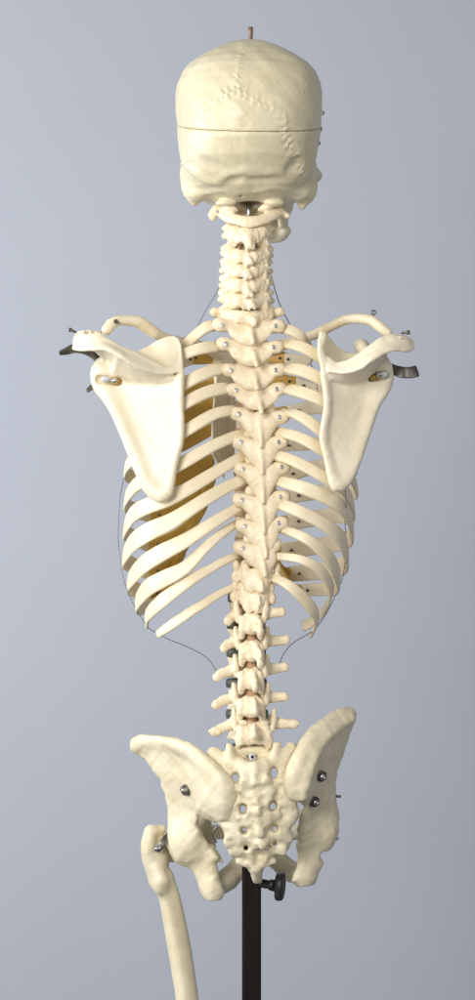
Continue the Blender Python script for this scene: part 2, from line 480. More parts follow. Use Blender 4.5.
# ------------------------------------------------------------------ skull
def build_skull():
    lo = P(168, 262, -55); hi = P(332, 30, 160)
    f = Field([lo[0] - 6, -62, -262 + 500 - 0 - 10], [hi[0] + 12, 168, 480], 1.3)
    # silhouettes by height: (py, left x, right x, back depth, front depth)
    tab = np.array([
        (38.5, 249, 252, 52, 66), (40, 243, 259, 40, 82), (44, 228, 271, 20, 98), (50, 213, 285, 4, 113), (58, 199, 299, -10, 124),
        (66, 188, 310, -21, 132), (75, 181, 317, -30, 138), (85, 177.5, 320.5, -37, 142), (95, 176, 322, -42, 144), (110, 176, 322, -47, 145),
        (130, 177.5, 320.5, -49, 140), (150, 179.5, 317, -46, 128), (165, 181.5, 315.5, -38, 118), (180, 185, 313, -24, 112),
        (190, 190, 309, -10, 108), (198, 200, 301, 6, 104), (204, 216, 288, 24, 98), (208, 240, 262, 45, 80)], float)
    py = tab[:, 0]
    def fn(x, y, z):
        sc_ = (D0 + y) / D0
        v = 500 - z / (1 + 45 / D0)
        g = lambda c: np.interp(v, py, tab[:, c])
        xl = (g(1) - 237.5) * (1 + 45 / D0); xr = (g(2) - 237.5) * (1 + 45 / D0); b = g(3); fr = g(4)
        cx = (xl + xr) / 2 + np.maximum(y - 70, 0) * .12; w = (xr - xl) / 2; l = (fr - b) / 2
        cy = b + l
        n = 2.35
        # narrower towards the forehead
        w = w * (1 - .16 * np.clip((y - 70) / 80, 0, 1) ** 1.5)
        rho = (np.abs((x - cx) / w) ** n + np.abs((y - cy) / l) ** n) ** (1 / n)
        d = (rho - 1) * np.minimum(w, l)
        d = np.maximum(d, np.maximum(v - 208, 38.5 - v))
        return d * .8
    f.put(fn, [f.ax[0][0], f.ax[1][0], 500 - 215], [f.ax[0][-1], f.ax[1][-1], 480], 3)
    # mastoid processes
    f.chain(PP([(189, 175, 48), (189, 190, 42), (194, 202, 44)]), [9, 7, 4], 7)
    f.chain(PP([(308, 172, 48), (309, 190, 42), (302, 206, 44)]), [9, 8, 4.5], 7)
    f.chain(PP([(311, 178, 60), (312, 190, 58), (310, 200, 60)]), [5, 4, 3], 4)
    f.ell(P(199, 193, 34), (11, 14, 8.5), 8); f.ell(P(300, 193, 34), (11, 14, 9), 8)
    f.ell(P(226, 203, 26), (11, 8, 4.5), 5); f.ell(P(274, 203, 26), (11, 8, 4.5), 5)
    # zygomatic arches, cheek bones
    f.chain(PP([(188, 172, 62), (186, 176, 95), (204, 182, 122)]), [5, 3.5, 6], 4, flat=((1, 0, 0), 1.5))
    f.chain(PP([(316, 172, 62), (320, 176, 95), (310, 182, 122)]), [5, 3.5, 6], 4, flat=((1, 0, 0), 1.5))
    # skull base: condyles, occipital base, pterygoids, maxilla
    f.ell(P(232, 206, 48), (7, 11, 6), 4); f.ell(P(268, 206, 48), (7, 11, 6), 4)
    f.cap(P(251, 200, 62), P(258, 205, 100), 13, 11, 6)
    f.ell(P(262, 205, 118), (33, 24, 20), 8)
    f.ell(P(263, 222, 122), (27, 21, 17), 6)
    f.chain(PP([(240, 233, 104), (246, 237, 128), (262, 238, 137), (280, 236, 128), (285, 231, 104)]), [6, 6, 6.5, 6, 6], 4)
    f.cap(P(243, 205, 92), P(243, 224, 94), 4, 3, 3); f.cap(P(280, 205, 92), P(281, 226, 94), 4, 3, 3)
    f.ell(P(262, 232, 110), (15, 16, 7), 3, sub=True)
    # orbits and nose
    f.ell(P(236, 160, 150), (18, 26, 15), 4, sub=True); f.ell(P(284, 160, 148), (18, 26, 15), 4, sub=True)
    f.ell(P(261, 190, 150), (10, 22, 15), 3, sub=True)
    f.cap(P(260, 158, 132), P(261, 176, 146), 7, 4, 4)
    f.cap(P(205, 140, 120), P(242, 138, 138), 5, 5, 5); f.cap(P(314, 140, 118), P(280, 138, 136), 5, 5, 5)
    # foramen magnum
    f.cap(P(250, 214, 32), P(250, 190, 46), 12, 10, 2, sub=True)
    # back surface helper
    back = lambda a, b: f.surf(a, b)
    # nuchal lines, occipital protuberance, shallow hollows between them
    for pts, r in (([(186, 162), (196, 171), (207, 178), (219, 180), (228, 174)], 1.6), ([(236, 172), (247, 169), (262, 174), (274, 172), (290, 180)], 1.3), ([(205, 192), (224, 189), (236, 193)], 1.0), ([(258, 190), (274, 187), (296, 191)], 1.1)):
        q = [P(a, b, back(a, b) + r * 2.1) for a, b in pts]
        f.chain(q, [r * 1.2] + [r*1.9] * (len(q) - 2) + [r * 1.2], 8)
    for a, b, rx_, rz_, ro in ((214, 169, 11, 4, .5), (231, 183, 7, 3, -.4), (268, 182, 12, 3.5, .1), (297, 168, 6, 7, 0)):
        f.ell(P(a, b, back(a, b) - 4.8), (rx_ * 1.4, 5.15, rz_ * 1.3), 8, sub=True, rot=(0, ro, 0))
    f.cap(P(241, 197, -8), P(241, 196, 20), 1.2, 1.2, .6, sub=True)
    # sutures: ragged, slightly raised seams
    rng = random.Random(9)
    D_keep = f.D.copy(); fs = Field.__new__(Field); fs.__dict__.update(f.__dict__); fs.D = D_keep; back = lambda a, b: fs.surf(a, b)
    paths = [[(243, 42), (241, 55), (239, 68), (237, 82), (238, 92)],
             [(238, 90), (229, 93), (221, 97), (209, 109), (197, 121), (191, 130), (188, 142), (184.5, 157), (185, 170)],
             [(238, 90), (247, 95), (255, 100), (273, 107), (284, 115), (285, 126), (286, 137), (291, 151), (300, 166), (306, 178)]]
    for pi, pth in enumerate(paths):
        q = spline([(a, b, 0) for a, b in pth], 34 if pi else 26)
        for i in range(len(q) - 1):
            t = q[i + 1] - q[i]; t /= np.linalg.norm(t); nn = np.array([-t[1], t[0]])
            s = (1 if i % 2 else -1); amp = rng.uniform(1.2, 5.4) * (1.3 if pi else .7)
            a = q[i][:2]; b = a + nn * s * amp + t[:2] * rng.uniform(-1, 1.4)
            for sub, r, off in ((False, 1.35, .0 if pi == 1 else (.15 if pi else .55)),):
                A = P(a[0], a[1], back(*a) + off); Bq = P(b[0], b[1], back(*b) + off)
                f.cap(A, Bq, r, r * .7, 1.4, sub)
            if rng.random() < .55:
                c0 = a - nn * s * 1.0; c1 = a - nn * s * (amp * .8)
                f.cap(P(c0[0], c0[1], back(*c0) - .3), P(c1[0], c1[1], back(*c1) - .3), .9, .6, .8, True)
    f.noise(.7, 40, 5); f.noise(.12, 7, 6)
    # craniotomy cut
    a, b, c = P(178, 124.5, 60), P(249, 131.5, -49), P(320, 127, 60)
    n = np.cross(b - a, c - a); n /= np.linalg.norm(n)
    if n[2] < 0: n = -n
    x = f.ax[0][:, None, None]; y = f.ax[1][None, :, None]; z = f.ax[2][None, None, :]
    pl = ((x - a[0]) * n[0] + (y - a[1]) * n[1] + (z - a[2]) * n[2]).astype(np.float32)
    D = f.D
    f.D = np.maximum(D, pl + .14); base = f.mesh(2)
    f.D = np.maximum(D, .14 - pl); cap = f.mesh(2)
    sk = obj('skull', base, M['skull'], SK)
    obj('skull_cap', cap, M['skull'], sk)
    core = drumV(P(249, 128, 45), 66, 88, 6)
    obj('lining', core, M['cord'], sk)
    top = P(250.5, 27, 58)
    obj('mounting_rod', lathe([(0, 2.0), (.6, 2.6), (6, 2.6), (6.6, 2.3), (26, 2.3)], (0, 0, -1), top, 12), M['rust'], sk)
    obj('mounting_rod', lathe([(0, 2.6), (30, 2.6)], (0, 0, -1), P(248.5, 198, 44), 12), M['steel'], sk)
    eyelet(sk, 322.5, 113, 62, 1.5, .6, (-1, 0, 0), 3)
    obj('hook', tube(PP([(316, 128, 60), (320, 126, 58), (321.5, 130, 58), (318, 133, 58)]), .9), M['dark'], sk)
    obj('hook', tube(PP([(316, 134, 60), (319.5, 133, 58), (319, 138, 58)]), .8), M['dark'], sk)
    obj('pin', lathe([(0, 1.2), (.6, 2.6), (3, 2.9), (4.2, 1.6)], (.9, -.4, 0), P(316, 143, 56), 12), M['dark'], sk)
    return sk
def drumV(c, rx, ry, h):
    a = np.linspace(0, 2 * math.pi, 40, endpoint=False); V = []
    for z in (-h, h):
        for t in a: V.append(c + np.array([rx * .97 * np.sign(np.cos(t)) * abs(np.cos(t)) ** .9, ry * .97 * np.sign(np.sin(t)) * abs(np.sin(t)) ** .9, z]))
    F = [(j, (j + 1) % 40, 40 + (j + 1) % 40, 40 + j) for j in range(40)]
    F.append(tuple(range(40))[::-1]); F.append(tuple(range(40, 80)))
    return np.array(V), F
build_skull()

# ------------------------------------------------------------------ spine
RES = 0.92
def vfield(cx, cy, d, ex=(38, 50, 40)):
    c = P(cx, cy, d)
    return Field(c - np.array(ex), c + np.array(ex), RES)

# atlas
f = vfield(249, 218, 40, (46, 44, 26))
f.chain(PP([(221, 211, 40), (228, 217, 28), (238, 220, 20), (249, 222, 17), (261, 220, 20), (271, 216, 28), (279, 212, 38)]), [6, 6, 5.6, 6.5, 5.6, 6, 6], 3, flat=((0, 1, -.3), 2.0))
f.ell(P(228, 212, 46), (9, 11, 7), 4); f.ell(P(271, 211, 46), (9, 11, 7), 4)
f.chain(PP([(224, 212, 44), (215, 210, 42), (211, 215, 40)]), [5, 3.5, 3.2], 3); f.chain(PP([(274, 212, 44), (282, 213, 42), (287, 216, 40)]), [5, 3.4, 3], 3)
f.cap(P(216, 208, 40), P(213, 218, 40), 3, 3, 3)
f.chain(PP([(232, 208, 50), (224, 205, 44)]), [3, 2.6], 3); f.chain(PP([(262, 207, 50), (273, 204, 44)]), [3, 2.6], 3)
f.ell(P(230, 209, 30), (9, 7, 4.5), 3, rot=(0, .3, 0)); f.ell(P(266, 208, 30), (9, 7, 4.5), 3, rot=(0, -.3, 0))
f.cap(P(232, 214, 62), P(266, 214, 62), 4, 4, 3)
f.cap(P(218, 212, 30), P(218, 211, 60), 1.6, 1.6, 1, sub=True)
f.noise(.35, 8, 1)
obj('cervical_vertebra', f.mesh(), M['vert'], SK)

# (cx, cy, half width, spinous tip x, tip y, notch)
cerv = [(248, 235.5, 22.5, 250, 249, 14), (247, 256, 23, 249, 266, 9), (246, 270, 23, 248, 279, 8), (246, 285, 23.5, 249, 297, 8), (246, 300, 24.5, 252, 309, 8), (247, 317, 26, 254, 325, 9)]
for i, (cx, cy, hw, tx, ty, hh) in enumerate(cerv):
    rng = random.Random(20 + i)
    f = vfield(cx, cy, 38, (44, 50, 28))
    f.drum(P(cx, cy + 2, 56), 15, 11, 7, 3, .08)
    # lamina: a roof-like band with sloping lower edge
    for s in (-1, 1):
        f.cap(P(cx + s * 4, cy + 2, 20), P(cx + s * (hw - 7), cy - 1, 31), 8.0, 7.6, 3, flat=((s * .35, 1, 0), 1.9))
        f.cap(P(cx + s * (hw - 6), cy - 6, 37), P(cx + s * (hw - 7), cy + 7, 33), 7.4, 7.0, 4)   # articular pillar
        f.ell(P(cx + s * (hw - 6.5), cy + 6, 29), (7.5, 4, 4.6), 3, rot=(0, s * .25, 0))
        f.cap(P(cx + s * (hw - 5), cy, 46), P(cx + s * (hw + (1 if i < 5 else 7)), cy + rng.uniform(-3, 1) + (0 if i < 5 else -3), 50 if i < 5 else 38), 4, 3.2 if i < 5 else 4.6, 3)
        f.ell(P(cx + s * (7 + rng.uniform(-1, 1)), cy + 9.2, 18), (4.8, 8, 2.3), 1.2, sub=True, rot=(0, s * .25, 0))
        f.cap(P(cx + s * (hw - 4), cy - 6, 37), P(cx + s * (hw + .5), cy - 7.5 + rng.uniform(-1, 1), 40), 4.2, 3.0, 3)
        f.ell(P(cx + s * (hw + 1), cy + 6, 34), (4, 12, 4), 3, sub=True)
    f.cap(P(cx, cy, 20), P(tx, ty - 4, 14), 4.4, 3.0, 4)
    b = 2.2 if i < 5 else .5
    f.cap(P(tx - .5, ty - 5, 14), P(tx - b - .8, ty, 12), 2.4, 1.9, 2.5); f.cap(P(tx + .5, ty - 5, 14), P(tx + b + .8, ty - rng.uniform(0, 2.5), 12), 2.4, 1.9, 2.5)
    if i == 0:
        f.cap(P(cx, cy - 2, 22), P(tx, ty - 5, 12), 7, 4, 5); f.cap(P(250, 228, 56), P(250, 212, 57), 5, 4, 3)
        for s in (-1, 1): f.ell(P(cx + s * 11, cy - 3, 24), (9, 5, 7.5), 3)
    f.cap(P(cx, cy - 22, 38), P(cx, cy + 22, 38), 9, 9, 2, sub=True)
    f.noise(.9, 8, i + 30); f.noise(.4, 4, i + 60)
    obj('cervical_vertebra', f.mesh(), M['vert'], SK)

# thoracic: midline x, screw left, screw right, spinous tip
thor = [(250, (222, 325), (276, 326), (253, 342)), (251, (226, 344), (274, 347), (257, 365)), (253, (231, 370), (276, 370), (257, 388)),
        (257, (236, 390), (277, 389), (261.5, 412)), (259, (239, 414), (280, 417), (261, 441)), (260, (241, 442), (279, 442), (262, 468)),
        (261, (243, 469), (282, 467), (263, 497)), (261, (242, 500), (281, 497), (264, 528)), (261, (245, 526), (279, 523), (266, 552)),
        (259, (243, 548), (272, 545), (265, 570)), (256, (237, 572), (276, 574), (262, 590)), (254, (236, 592), (270, 594), (259, 604))]
for i, (cx, sl, sr, tip) in enumerate(thor):
    cy = (sl[1] + sr[1]) / 2
    nx = thor[i + 1] if i < 11 else None
    f = vfield(cx, cy + 12, 34, (46, 54, 44))
    bx = 246 + (i * .3)
    f.drum(P(bx + 4, cy + 3, 56), 15 + i * .35, 13, 11, 3, .08)
    tip = (tip[0], tip[1] + (5 if 3 < i < 10 else 0)); T = P(tip[0], tip[1], 2); A = P(cx, cy + 7, 22)
    upper = i < 4
    for s, (sx, sy) in ((-1, sl), (1, sr)):
        out = 3.5 if i < 10 else 0
        e = P(sx + s * out, sy, 20)
        if i < 10:
            f.chain([P(cx + s * 9, cy + 4, 32), P((sx + cx) / 2 + s * 3, sy + 1.5, 24), e], [8, 6.6, 6.2], 5, flat=((0, 1, 0), 1.15))
            f.ell(P(sx + s * 1.5, sy, 19), (6.6, 4.8, 6.4), 3, rot=(0, s * .3, 0))
            # roughened end of the process
            f.ell(P(sx + s * 6, sy - 3, 21), (3, 3, 3.2), 2)
        else:
            f.chain([P(cx + s * 8, cy + 4, 32), P(sx + s * 2, sy + 4, 24)], [6, 4.4], 4)
            f.ell(P(sx + s * 1, sy + 8, 24), (4, 4, 3.4), 3); f.ell(P(sx + s * 1, sy - 6, 24), (3.6, 4, 6), 3)
        # lamina halves
        w = 14.5
        if upper:
            f.ell(P(cx + s * (w * .55), cy + 5, 21.5), (w, 4.8, 11.5), 3.2, rot=(-.38, s * .25, s * -.35))
        elif i < 10:
            f.chain([P(sx + s * -2, sy + 1, 21), P((sx + cx) / 2 + s * 1, (sy + cy) / 2 + 5, 19.5), P(cx * .5 + tip[0] * .5 + s * 6, cy + 12, 17.5), P(tip[0] + s * 2, tip[1] - 8, 16)],
                    [6.4, 8.8, 9.2, 5.0], 3.5, flat=((s * .35, 1, .2), 1.55))
        else:
            f.ell(P(cx + s * 5, cy + 8, 17), (7.5, 4.8, 13), 3, rot=(-.3, 0, 0))
            f.cap(P(cx + s * 11, cy - 6, 22), P(cx + s * 10.5, cy + 8, 20), 4.2, 4.8, 1.5)
        f.cap(P(cx + s * 10.5, cy - 8, 27), P(cx + s * 9.5, cy + 2, 25), 5.4, 6, 3, flat=((0, 1, 0), 1.3))       # upper joint
        f.cap(P(cx + s * 8.5, cy + 5, 23), P(cx + s * 6.5, cy + 15, 21), 6.0, 4.6, 2.4, flat=((0, 1, 0), 1.35))   # lower joint
    if upper:
        f.ell(P(cx + .5, cy + 12, 18), (14, 5, 9.5), 4, rot=(-.3, 0, 0))
        f.chain([P(cx, cy + 6, 20), P((cx + tip[0]) / 2, tip[1] - 9, 12), T], [4.5, 3.4, 3.0], 6, flat=((1, 0, 0), 1.2))
    else:
        f.chain([P(cx, cy + 2, 20), P(cx * .4 + tip[0] * .6, cy + 14, 13), P(tip[0], tip[1], 10)], [5, 3.6, 2.6], 5, flat=((1, 0, 0), 1.5))
        f.chain([P(cx, cy + 4, 19), P(tip[0] - .5, tip[1] - 4, 16)], [6, 4], 6)
        # sharp ridge
        f.chain([P(cx + 1, cy + 4, 14.5), P(tip[0], tip[1] - 8, 9.5), P(tip[0], tip[1], 8.5)], [.9, .9, 1.6], 2.2)
    f.cap(P(cx - 1, cy - 34, 39), P(cx - 1, cy + 44, 39), 7.5, 7.5, 2, sub=True)
    f.noise(.4, 9.5, i + 90); f.noise(.2, 4.5, i + 120)
    v = obj('thoracic_vertebra', f.mesh(), M['vert'], SK)
    if i < 10:
        add_screw(v, sl[0], sl[1], 14.2, .8, (-.12, -1, .2)); add_screw(v, sr[0], sr[1], 14.2, .8, (.15, -1, .2))

# lumbar: lamina centre x, y, transverse tips left/right, spinous (x, y), body centre x, body y
lumb = [(251, 613, (226, 621), (284, 612), (260.5, 630), 246, 611), (251.5, 640, (222, 648), (288, 640), (260.5, 662), 246, 638),
        (251, 668, (215, 677), (287, 667), (255.5, 686), 246, 667), (251, 696, (214, 705), (287, 697), (255.5, 710), 247, 699), (254, 722, (212, 732), (296, 724), (254.5, 734), 247, 729)]
for i, (cx, cy, tl, tr, sp, bx, by) in enumerate(lumb):
    rng = random.Random(70 + i)
    f = vfield(cx, cy + 5, 26, (56, 60, 37))
    f.drum(P(bx, by, 46), 19.5 + i * .5, 15, 10.4, 3, .17)
    hw = (10.3, 10.8, 11.3, 12.3, 15.5)[i]
    f.ell(P(cx, cy + 10, 12), (hw, 5.8, 12.5), 2.5, rot=(-.3, 0, 0))
    for s, t in ((-1, tl), (1, tr)):
        jx = cx + s * (hw + 3.2)
        f.cap(P(jx, cy - 3, 26), P(jx + s * 2, cy + 2, 22), 5.5, 4.6, 4)
        f.chain(PP([(jx + s * 1.5, cy - 11, 17), (jx + s * .8, cy - 2, 15), (jx - s * .5, cy + 7, 14)]), [3.0, 4.0, 3.4], 1.6, flat=((1, 0, 0), 1.15))      # upper joint process
        f.chain(PP([(cx + s * (hw - 2.5), cy + 6, 11), (cx + s * (hw - 1.5), cy + 17, 10), (cx + s * (hw - 1), cy + 24, 12)]), [3.4, 4.0, 3.0], 2.2)    # lower joint process
        m = ((jx + s * 3) * .5 + t[0] * .5, (cy + t[1]) / 2 + rng.uniform(-.5, 1.5))
        f.chain([P(jx, cy + 1, 22), P(m[0], m[1], 20), P(t[0] - s * 2, t[1], 17)], [6.2, 5.0, 4.6], 3, flat=((0, 1, 0), 1.8))
        f.cap(P(t[0] - s * 2, t[1] - 2.4, 17), P(t[0] - s * 1.5, t[1] + 2.2, 17), 2.0, 1.8, 1.5)
        if i == 4: f.chain(PP([(t[0] - s * 6, t[1] + 1, 17), (t[0] + s * 2, t[1] - 1, 16)]), [3, 1.5], 2)
        f.cap(P(cx + s * (hw + .6), cy - 8, 9), P(cx + s * (hw + .2), cy + 9, 7), 1.1, 1.1, .8, sub=True)
        if i == 4:
            f.ell(P(cx + s * 10, cy + 17, 12), (8, 5.5, 11), 4, rot=(-.2, s * -.2, 0))
            f.ell(P(cx + s * 8 - 1, cy + 27, 6), (5.5, 18, 4.0), 2, sub=True)
            f.ell(P(cx + s * 11, cy + 1, 8.5), (4, 2.4, 3), 3)
    # spinous process seen end-on
    f.chain([P(cx + (sp[0] - cx) * .5, cy + 6, 10), P(sp[0], sp[1] - 7, -2), P(sp[0], sp[1] - 1, -9)], [3.6, 2.6, 2.8], 4, flat=((1, 0, 0), 1.4))
    f.chain([P(sp[0] - .5, sp[1] - 8, -4), P(sp[0], sp[1], -10), P(sp[0] + .3, sp[1] + 4, -8)], [1.5, 2.4, 2.8], 2)
    f.cap(P(sp[0], sp[1] + 2, -8), P(cx + (sp[0] - cx) * .6, cy + 14, 10), 2.8, 3, 3)
    f.ell(P(cx - .5, cy - 2.5, 8), (5.6, 16, 3.6), 1.4, sub=True)
    f.cap(P(cx - 1, cy - 34, 29), P(cx - 1, cy + 34, 29), 9.0, 9.0, 2, sub=True)
    f.noise(.6, 9, i + 190); f.noise(.3, 4, i + 220)
    obj('lumbar_vertebra', f.mesh(), M['vert'], SK)

def disc(cx, cy, d, rx, ry, h, m='disc'):
    prof = [(-h, rx * .95), (-h * .85, rx * .985), (0, rx * 1.0), (h * .85, rx * .985), (h, rx * .95)]
    V, F = lathe(prof, (0, 0, 1), (0, 0, 0), 40)
    V = V * np.array([1, ry / rx, 1]) + P(cx, cy, d)
    obj('intervertebral_disc', (V, F), M[m], SK)
for (a, b, w) in [(246, 597.5, 18.5), (246, 624.5, 19.6), (246, 652.5, 20), (246.3, 683, 20.8), (247, 714, 21.5), (244.5, 746, 20)]:
    disc(a, b, 46 if b < 740 else 56, w + .3, 15, 4.3 if b < 740 else 1.6)
allc = [(c[0], c[1] + 2, 56, 14.5, 11) for c in cerv] + [(249 + i * .3, (t[1][1] + t[2][1]) / 2 + 3, 58, 15 + i * .35, 12.5) for i, t in enumerate(thor)]
for a, b in zip(allc[:-1], allc[1:]):
    gap = b[1] - a[1]
    hz = max(2.0, (gap - (14 if gap < 19 and a[1] < 310 else 19)) / 2 + 1.4)
    disc((a[0] + b[0]) / 2, (a[1] + b[1]) / 2, (a[2] + b[2]) / 2, min(a[3], b[3]) - .6, a[4] - .6, hz, 'disc' if a[1] > 570 else 'cord')
obj('spinal_cord', tube(PP([(248, 228, 40), (247, 260, 38), (249, 330, 38.5), (258, 430, 39), (259, 530, 39), (252, 590, 27), (251, 640, 20), (251, 700, 20), (251, 736, 26)]), 6.2, seg=14), M['cord'], SK)

# ------------------------------------------------------------------ sternum
f = Field(P(190, 490, 165), P(260, 335, 210), 1.3)
f.plate([(207, 352), (214, 347), (224, 350), (234, 347), (242, 352), (240, 366), (234, 380), (235, 400), (236, 430), (234, 455), (226, 468), (224, 480), (220, 468), (212, 455), (211, 430), (213, 400), (214, 380), (208, 366)],
        [(224, 350, 178, 6), (224, 380, 184, 5), (224, 420, 188, 4.5), (224, 470, 188, 3.5)], 3, 4)
f.cap(P(228, 420, 170), P(228, 431, 170), 2.4, 2.4, .8, sub=True, flat=((0, 1, 0), .1))
f.cap(P(233, 397, 170), P(229, 403, 170), 2.2, 2.2, .8, sub=True, flat=((0, 1, 0), .1))
f.noise(.5, 12, 3)
stern = obj('sternum', f.mesh(), M['bone'], SK)
obj('socket', lathe([(0, 2.6), (1.0, 2.6)], (0, 1, 0), P(228, 426, 189.5), 12), M['hole'], stern)

# ------------------------------------------------------------------ ribs
def rib(pts, cart, w, t=6.0, wend=None, head=True, seed=0, cw=None):
    x0, y0, _ = pts[0]; sd = 1 if x0 > 250 else -1
    pts = [(x0 - sd * 9, y0 + (1 if seed % 40 < 5 else -1), 44)] + pts; w = [w[0] * .8] + w
    """pts, cart: (px,py,depth) waypoints; w = strap width in mm (list along the rib)"""
    rng = np.random.RandomState(seed)
    C = spline(PP(pts), 60); n = len(C); u = np.linspace(0, 1, n)
    W = np.interp(u, [0] + list(.12 + .88 * np.linspace(0, 1, len(w) - 1)), w)
    W = (1.2 + .18 * min(1, max(0, (len(pts) > 0) * ((seed % 40) - 4) / 4.0))) * W * (1 + .04 * np.interp(u, np.linspace(0, 1, 9), rng.uniform(-1, 1, 9)))
    T = np.interp(u, [0, .12, .25, 1], [t * 1.25, t * 1.15, t, t * .8])
    ax = np.array([2.0, 98.0, 0])
    def nrm(C):
        N = C - ax; N[:, 0] *= .75; N[:, 2] = 0
        N /= np.linalg.norm(N, axis=1)[:, None]
        N[:, 2] += .16
        return N
    C = C + np.interp(u, np.linspace(0, 1, 11), rng.uniform(-.5, .5, 11))[:, None] * np.array([0, 0, 1.0])
    V, F = sweep(C, W, T * np.interp(u, [0, .1, .3, 1], [1, 1, .75, .68]), nrm(C), 24, 3.0)
    V = np.asarray(V)
    r = obj('rib', (V, F), M['bone'], SK)
    if cart:
        C2 = spline([C[-1]] + PP(cart), 30)
        cwv = [c_ * 1.15 for c_ in cw] or [W[-1], W[-1] * 1.05, W[-1] * .9]
        W2 = np.interp(np.linspace(0, 1, 30), np.linspace(0, 1, len(cwv)), cwv)
        V2, F2 = sweep(C2, W2, np.full(30, t * .72), nrm(C2), 14, 2.5)
        obj('costal_cartilage', (V2, F2), M['cart'], r)
        # two little pins where bone meets cartilage
        for k in (3, 6):
            q = (C[-1 - k] if k < 5 else C2[3]); nn = nrm(np.array([q]))[0]
            obj('pin', lathe([(0, 1.5), (t * .45 + .9, 1.5), (t * .45 + 1.4, .9)], -nn, q, 8), M['dark'], r)
    return r

LR = [
 ([(213, 326, 27), (204, 329, 22), (187, 343, 32), (176, 356, 70), (180, 362, 115), (192, 358, 148)], [(205, 357, 162), (217, 357, 172)], [10, 9, 10, 12, 12], [13, 14, 13]),
 ([(215, 347, 24), (200, 349, 13), (183, 355, 16), (160, 369, 38), (150, 387, 80), (158, 397, 125), (178, 396, 155)], [(200, 388, 171), (216, 381, 179)], [10.5, 10.5, 11, 12, 12], [11, 10, 9]),
 ([(221, 369, 22), (203, 374, 9), (182, 385, 9), (155, 402, 30), (139, 420, 80), (148, 427, 125), (172, 422, 157)], [(196, 412, 172), (214, 402, 181)], [11, 11.5, 12, 12, 12], [13, 14, 11]),
 ([(225, 388, 21), (205, 393, 8), (182, 405, 7), (150, 425, 28), (131, 446, 82), (138, 455, 122), (162, 455, 154)], [(186, 443, 170), (214, 428, 182)], [11, 11.5, 12, 12.5, 12], [12, 13, 11]),
 ([(232, 411, 21), (212, 415, 8), (184, 432, 6), (150, 450, 24), (130, 462, 60), (126, 472, 90), (134, 478, 120), (157, 486, 148)], [(178, 477, 164), (212, 459, 183)], [9.5, 11, 12.5, 13, 12.5], [16, 17, 12]),
 ([(240, 434, 27), (213, 446, 8), (178, 465, 4), (150, 477, 14), (134, 487, 38), (126, 500, 76), (130, 508, 112), (150, 516, 142)], [(165, 512, 155), (188, 502, 168), (206, 488, 178), (213, 468, 184)], [9, 11, 12.5, 13.5, 13, 12], [13, 13.5, 13, 12, 12]),
 ([(240, 458, 27), (213, 474, 8), (173, 497, 3), (148, 506, 12), (133, 515, 34), (125, 530, 74), (130, 536, 108), (148, 545, 136)], [(163, 542, 148), (185, 530, 160), (199, 512, 168), (208, 490, 176)], [9, 11, 14, 15, 14, 12], [13, 13, 13, 12, 12]),
 ([(241, 481, 27), (208, 498, 6), (173, 520, 3), (148, 532, 12), (132, 544, 34), (124, 558, 72), (130, 564, 104), (149, 572, 130)], [(160, 568, 138), (174, 560, 148), (186, 542, 158), (194, 522, 165)], [9, 11, 14.5, 15.5, 14, 12], [12, 12, 12, 12, 12]),
 ([(240, 507, 27), (213, 523, 7), (187, 540, 3), (160, 554, 8), (142, 566, 26), (129, 582, 66), (134, 589, 96), (150, 594, 120)], [(161, 588, 130), (171, 574, 142), (182, 552, 154)], [7.5, 10, 14, 15.5, 14, 11], [11, 11, 11, 11]),
 ([(234, 525, 27), (213, 541, 8), (187, 566, 4), (164, 579, 9), (148, 588, 22), (137, 603, 58), (142, 608, 82), (152, 604, 106)], [(161, 597, 118), (169, 586, 130), (176, 570, 142)], [6.5, 8, 13, 14.5, 13, 10], [9.5, 10, 11, 11]),
 ([(232, 558, 27), (202, 573, 8), (178, 589, 5), (161, 602, 12), (148, 615, 34), (147, 627, 56)], None, [6, 6.5, 9.5, 11.5, 10.5, 4], None),
 ([(231, 588, 27), (205, 603, 14), (184, 616, 13), (168, 627, 18), (158, 634, 26)], None, [5.5, 5.5, 6.5, 7.5, 8, 6], None),
]
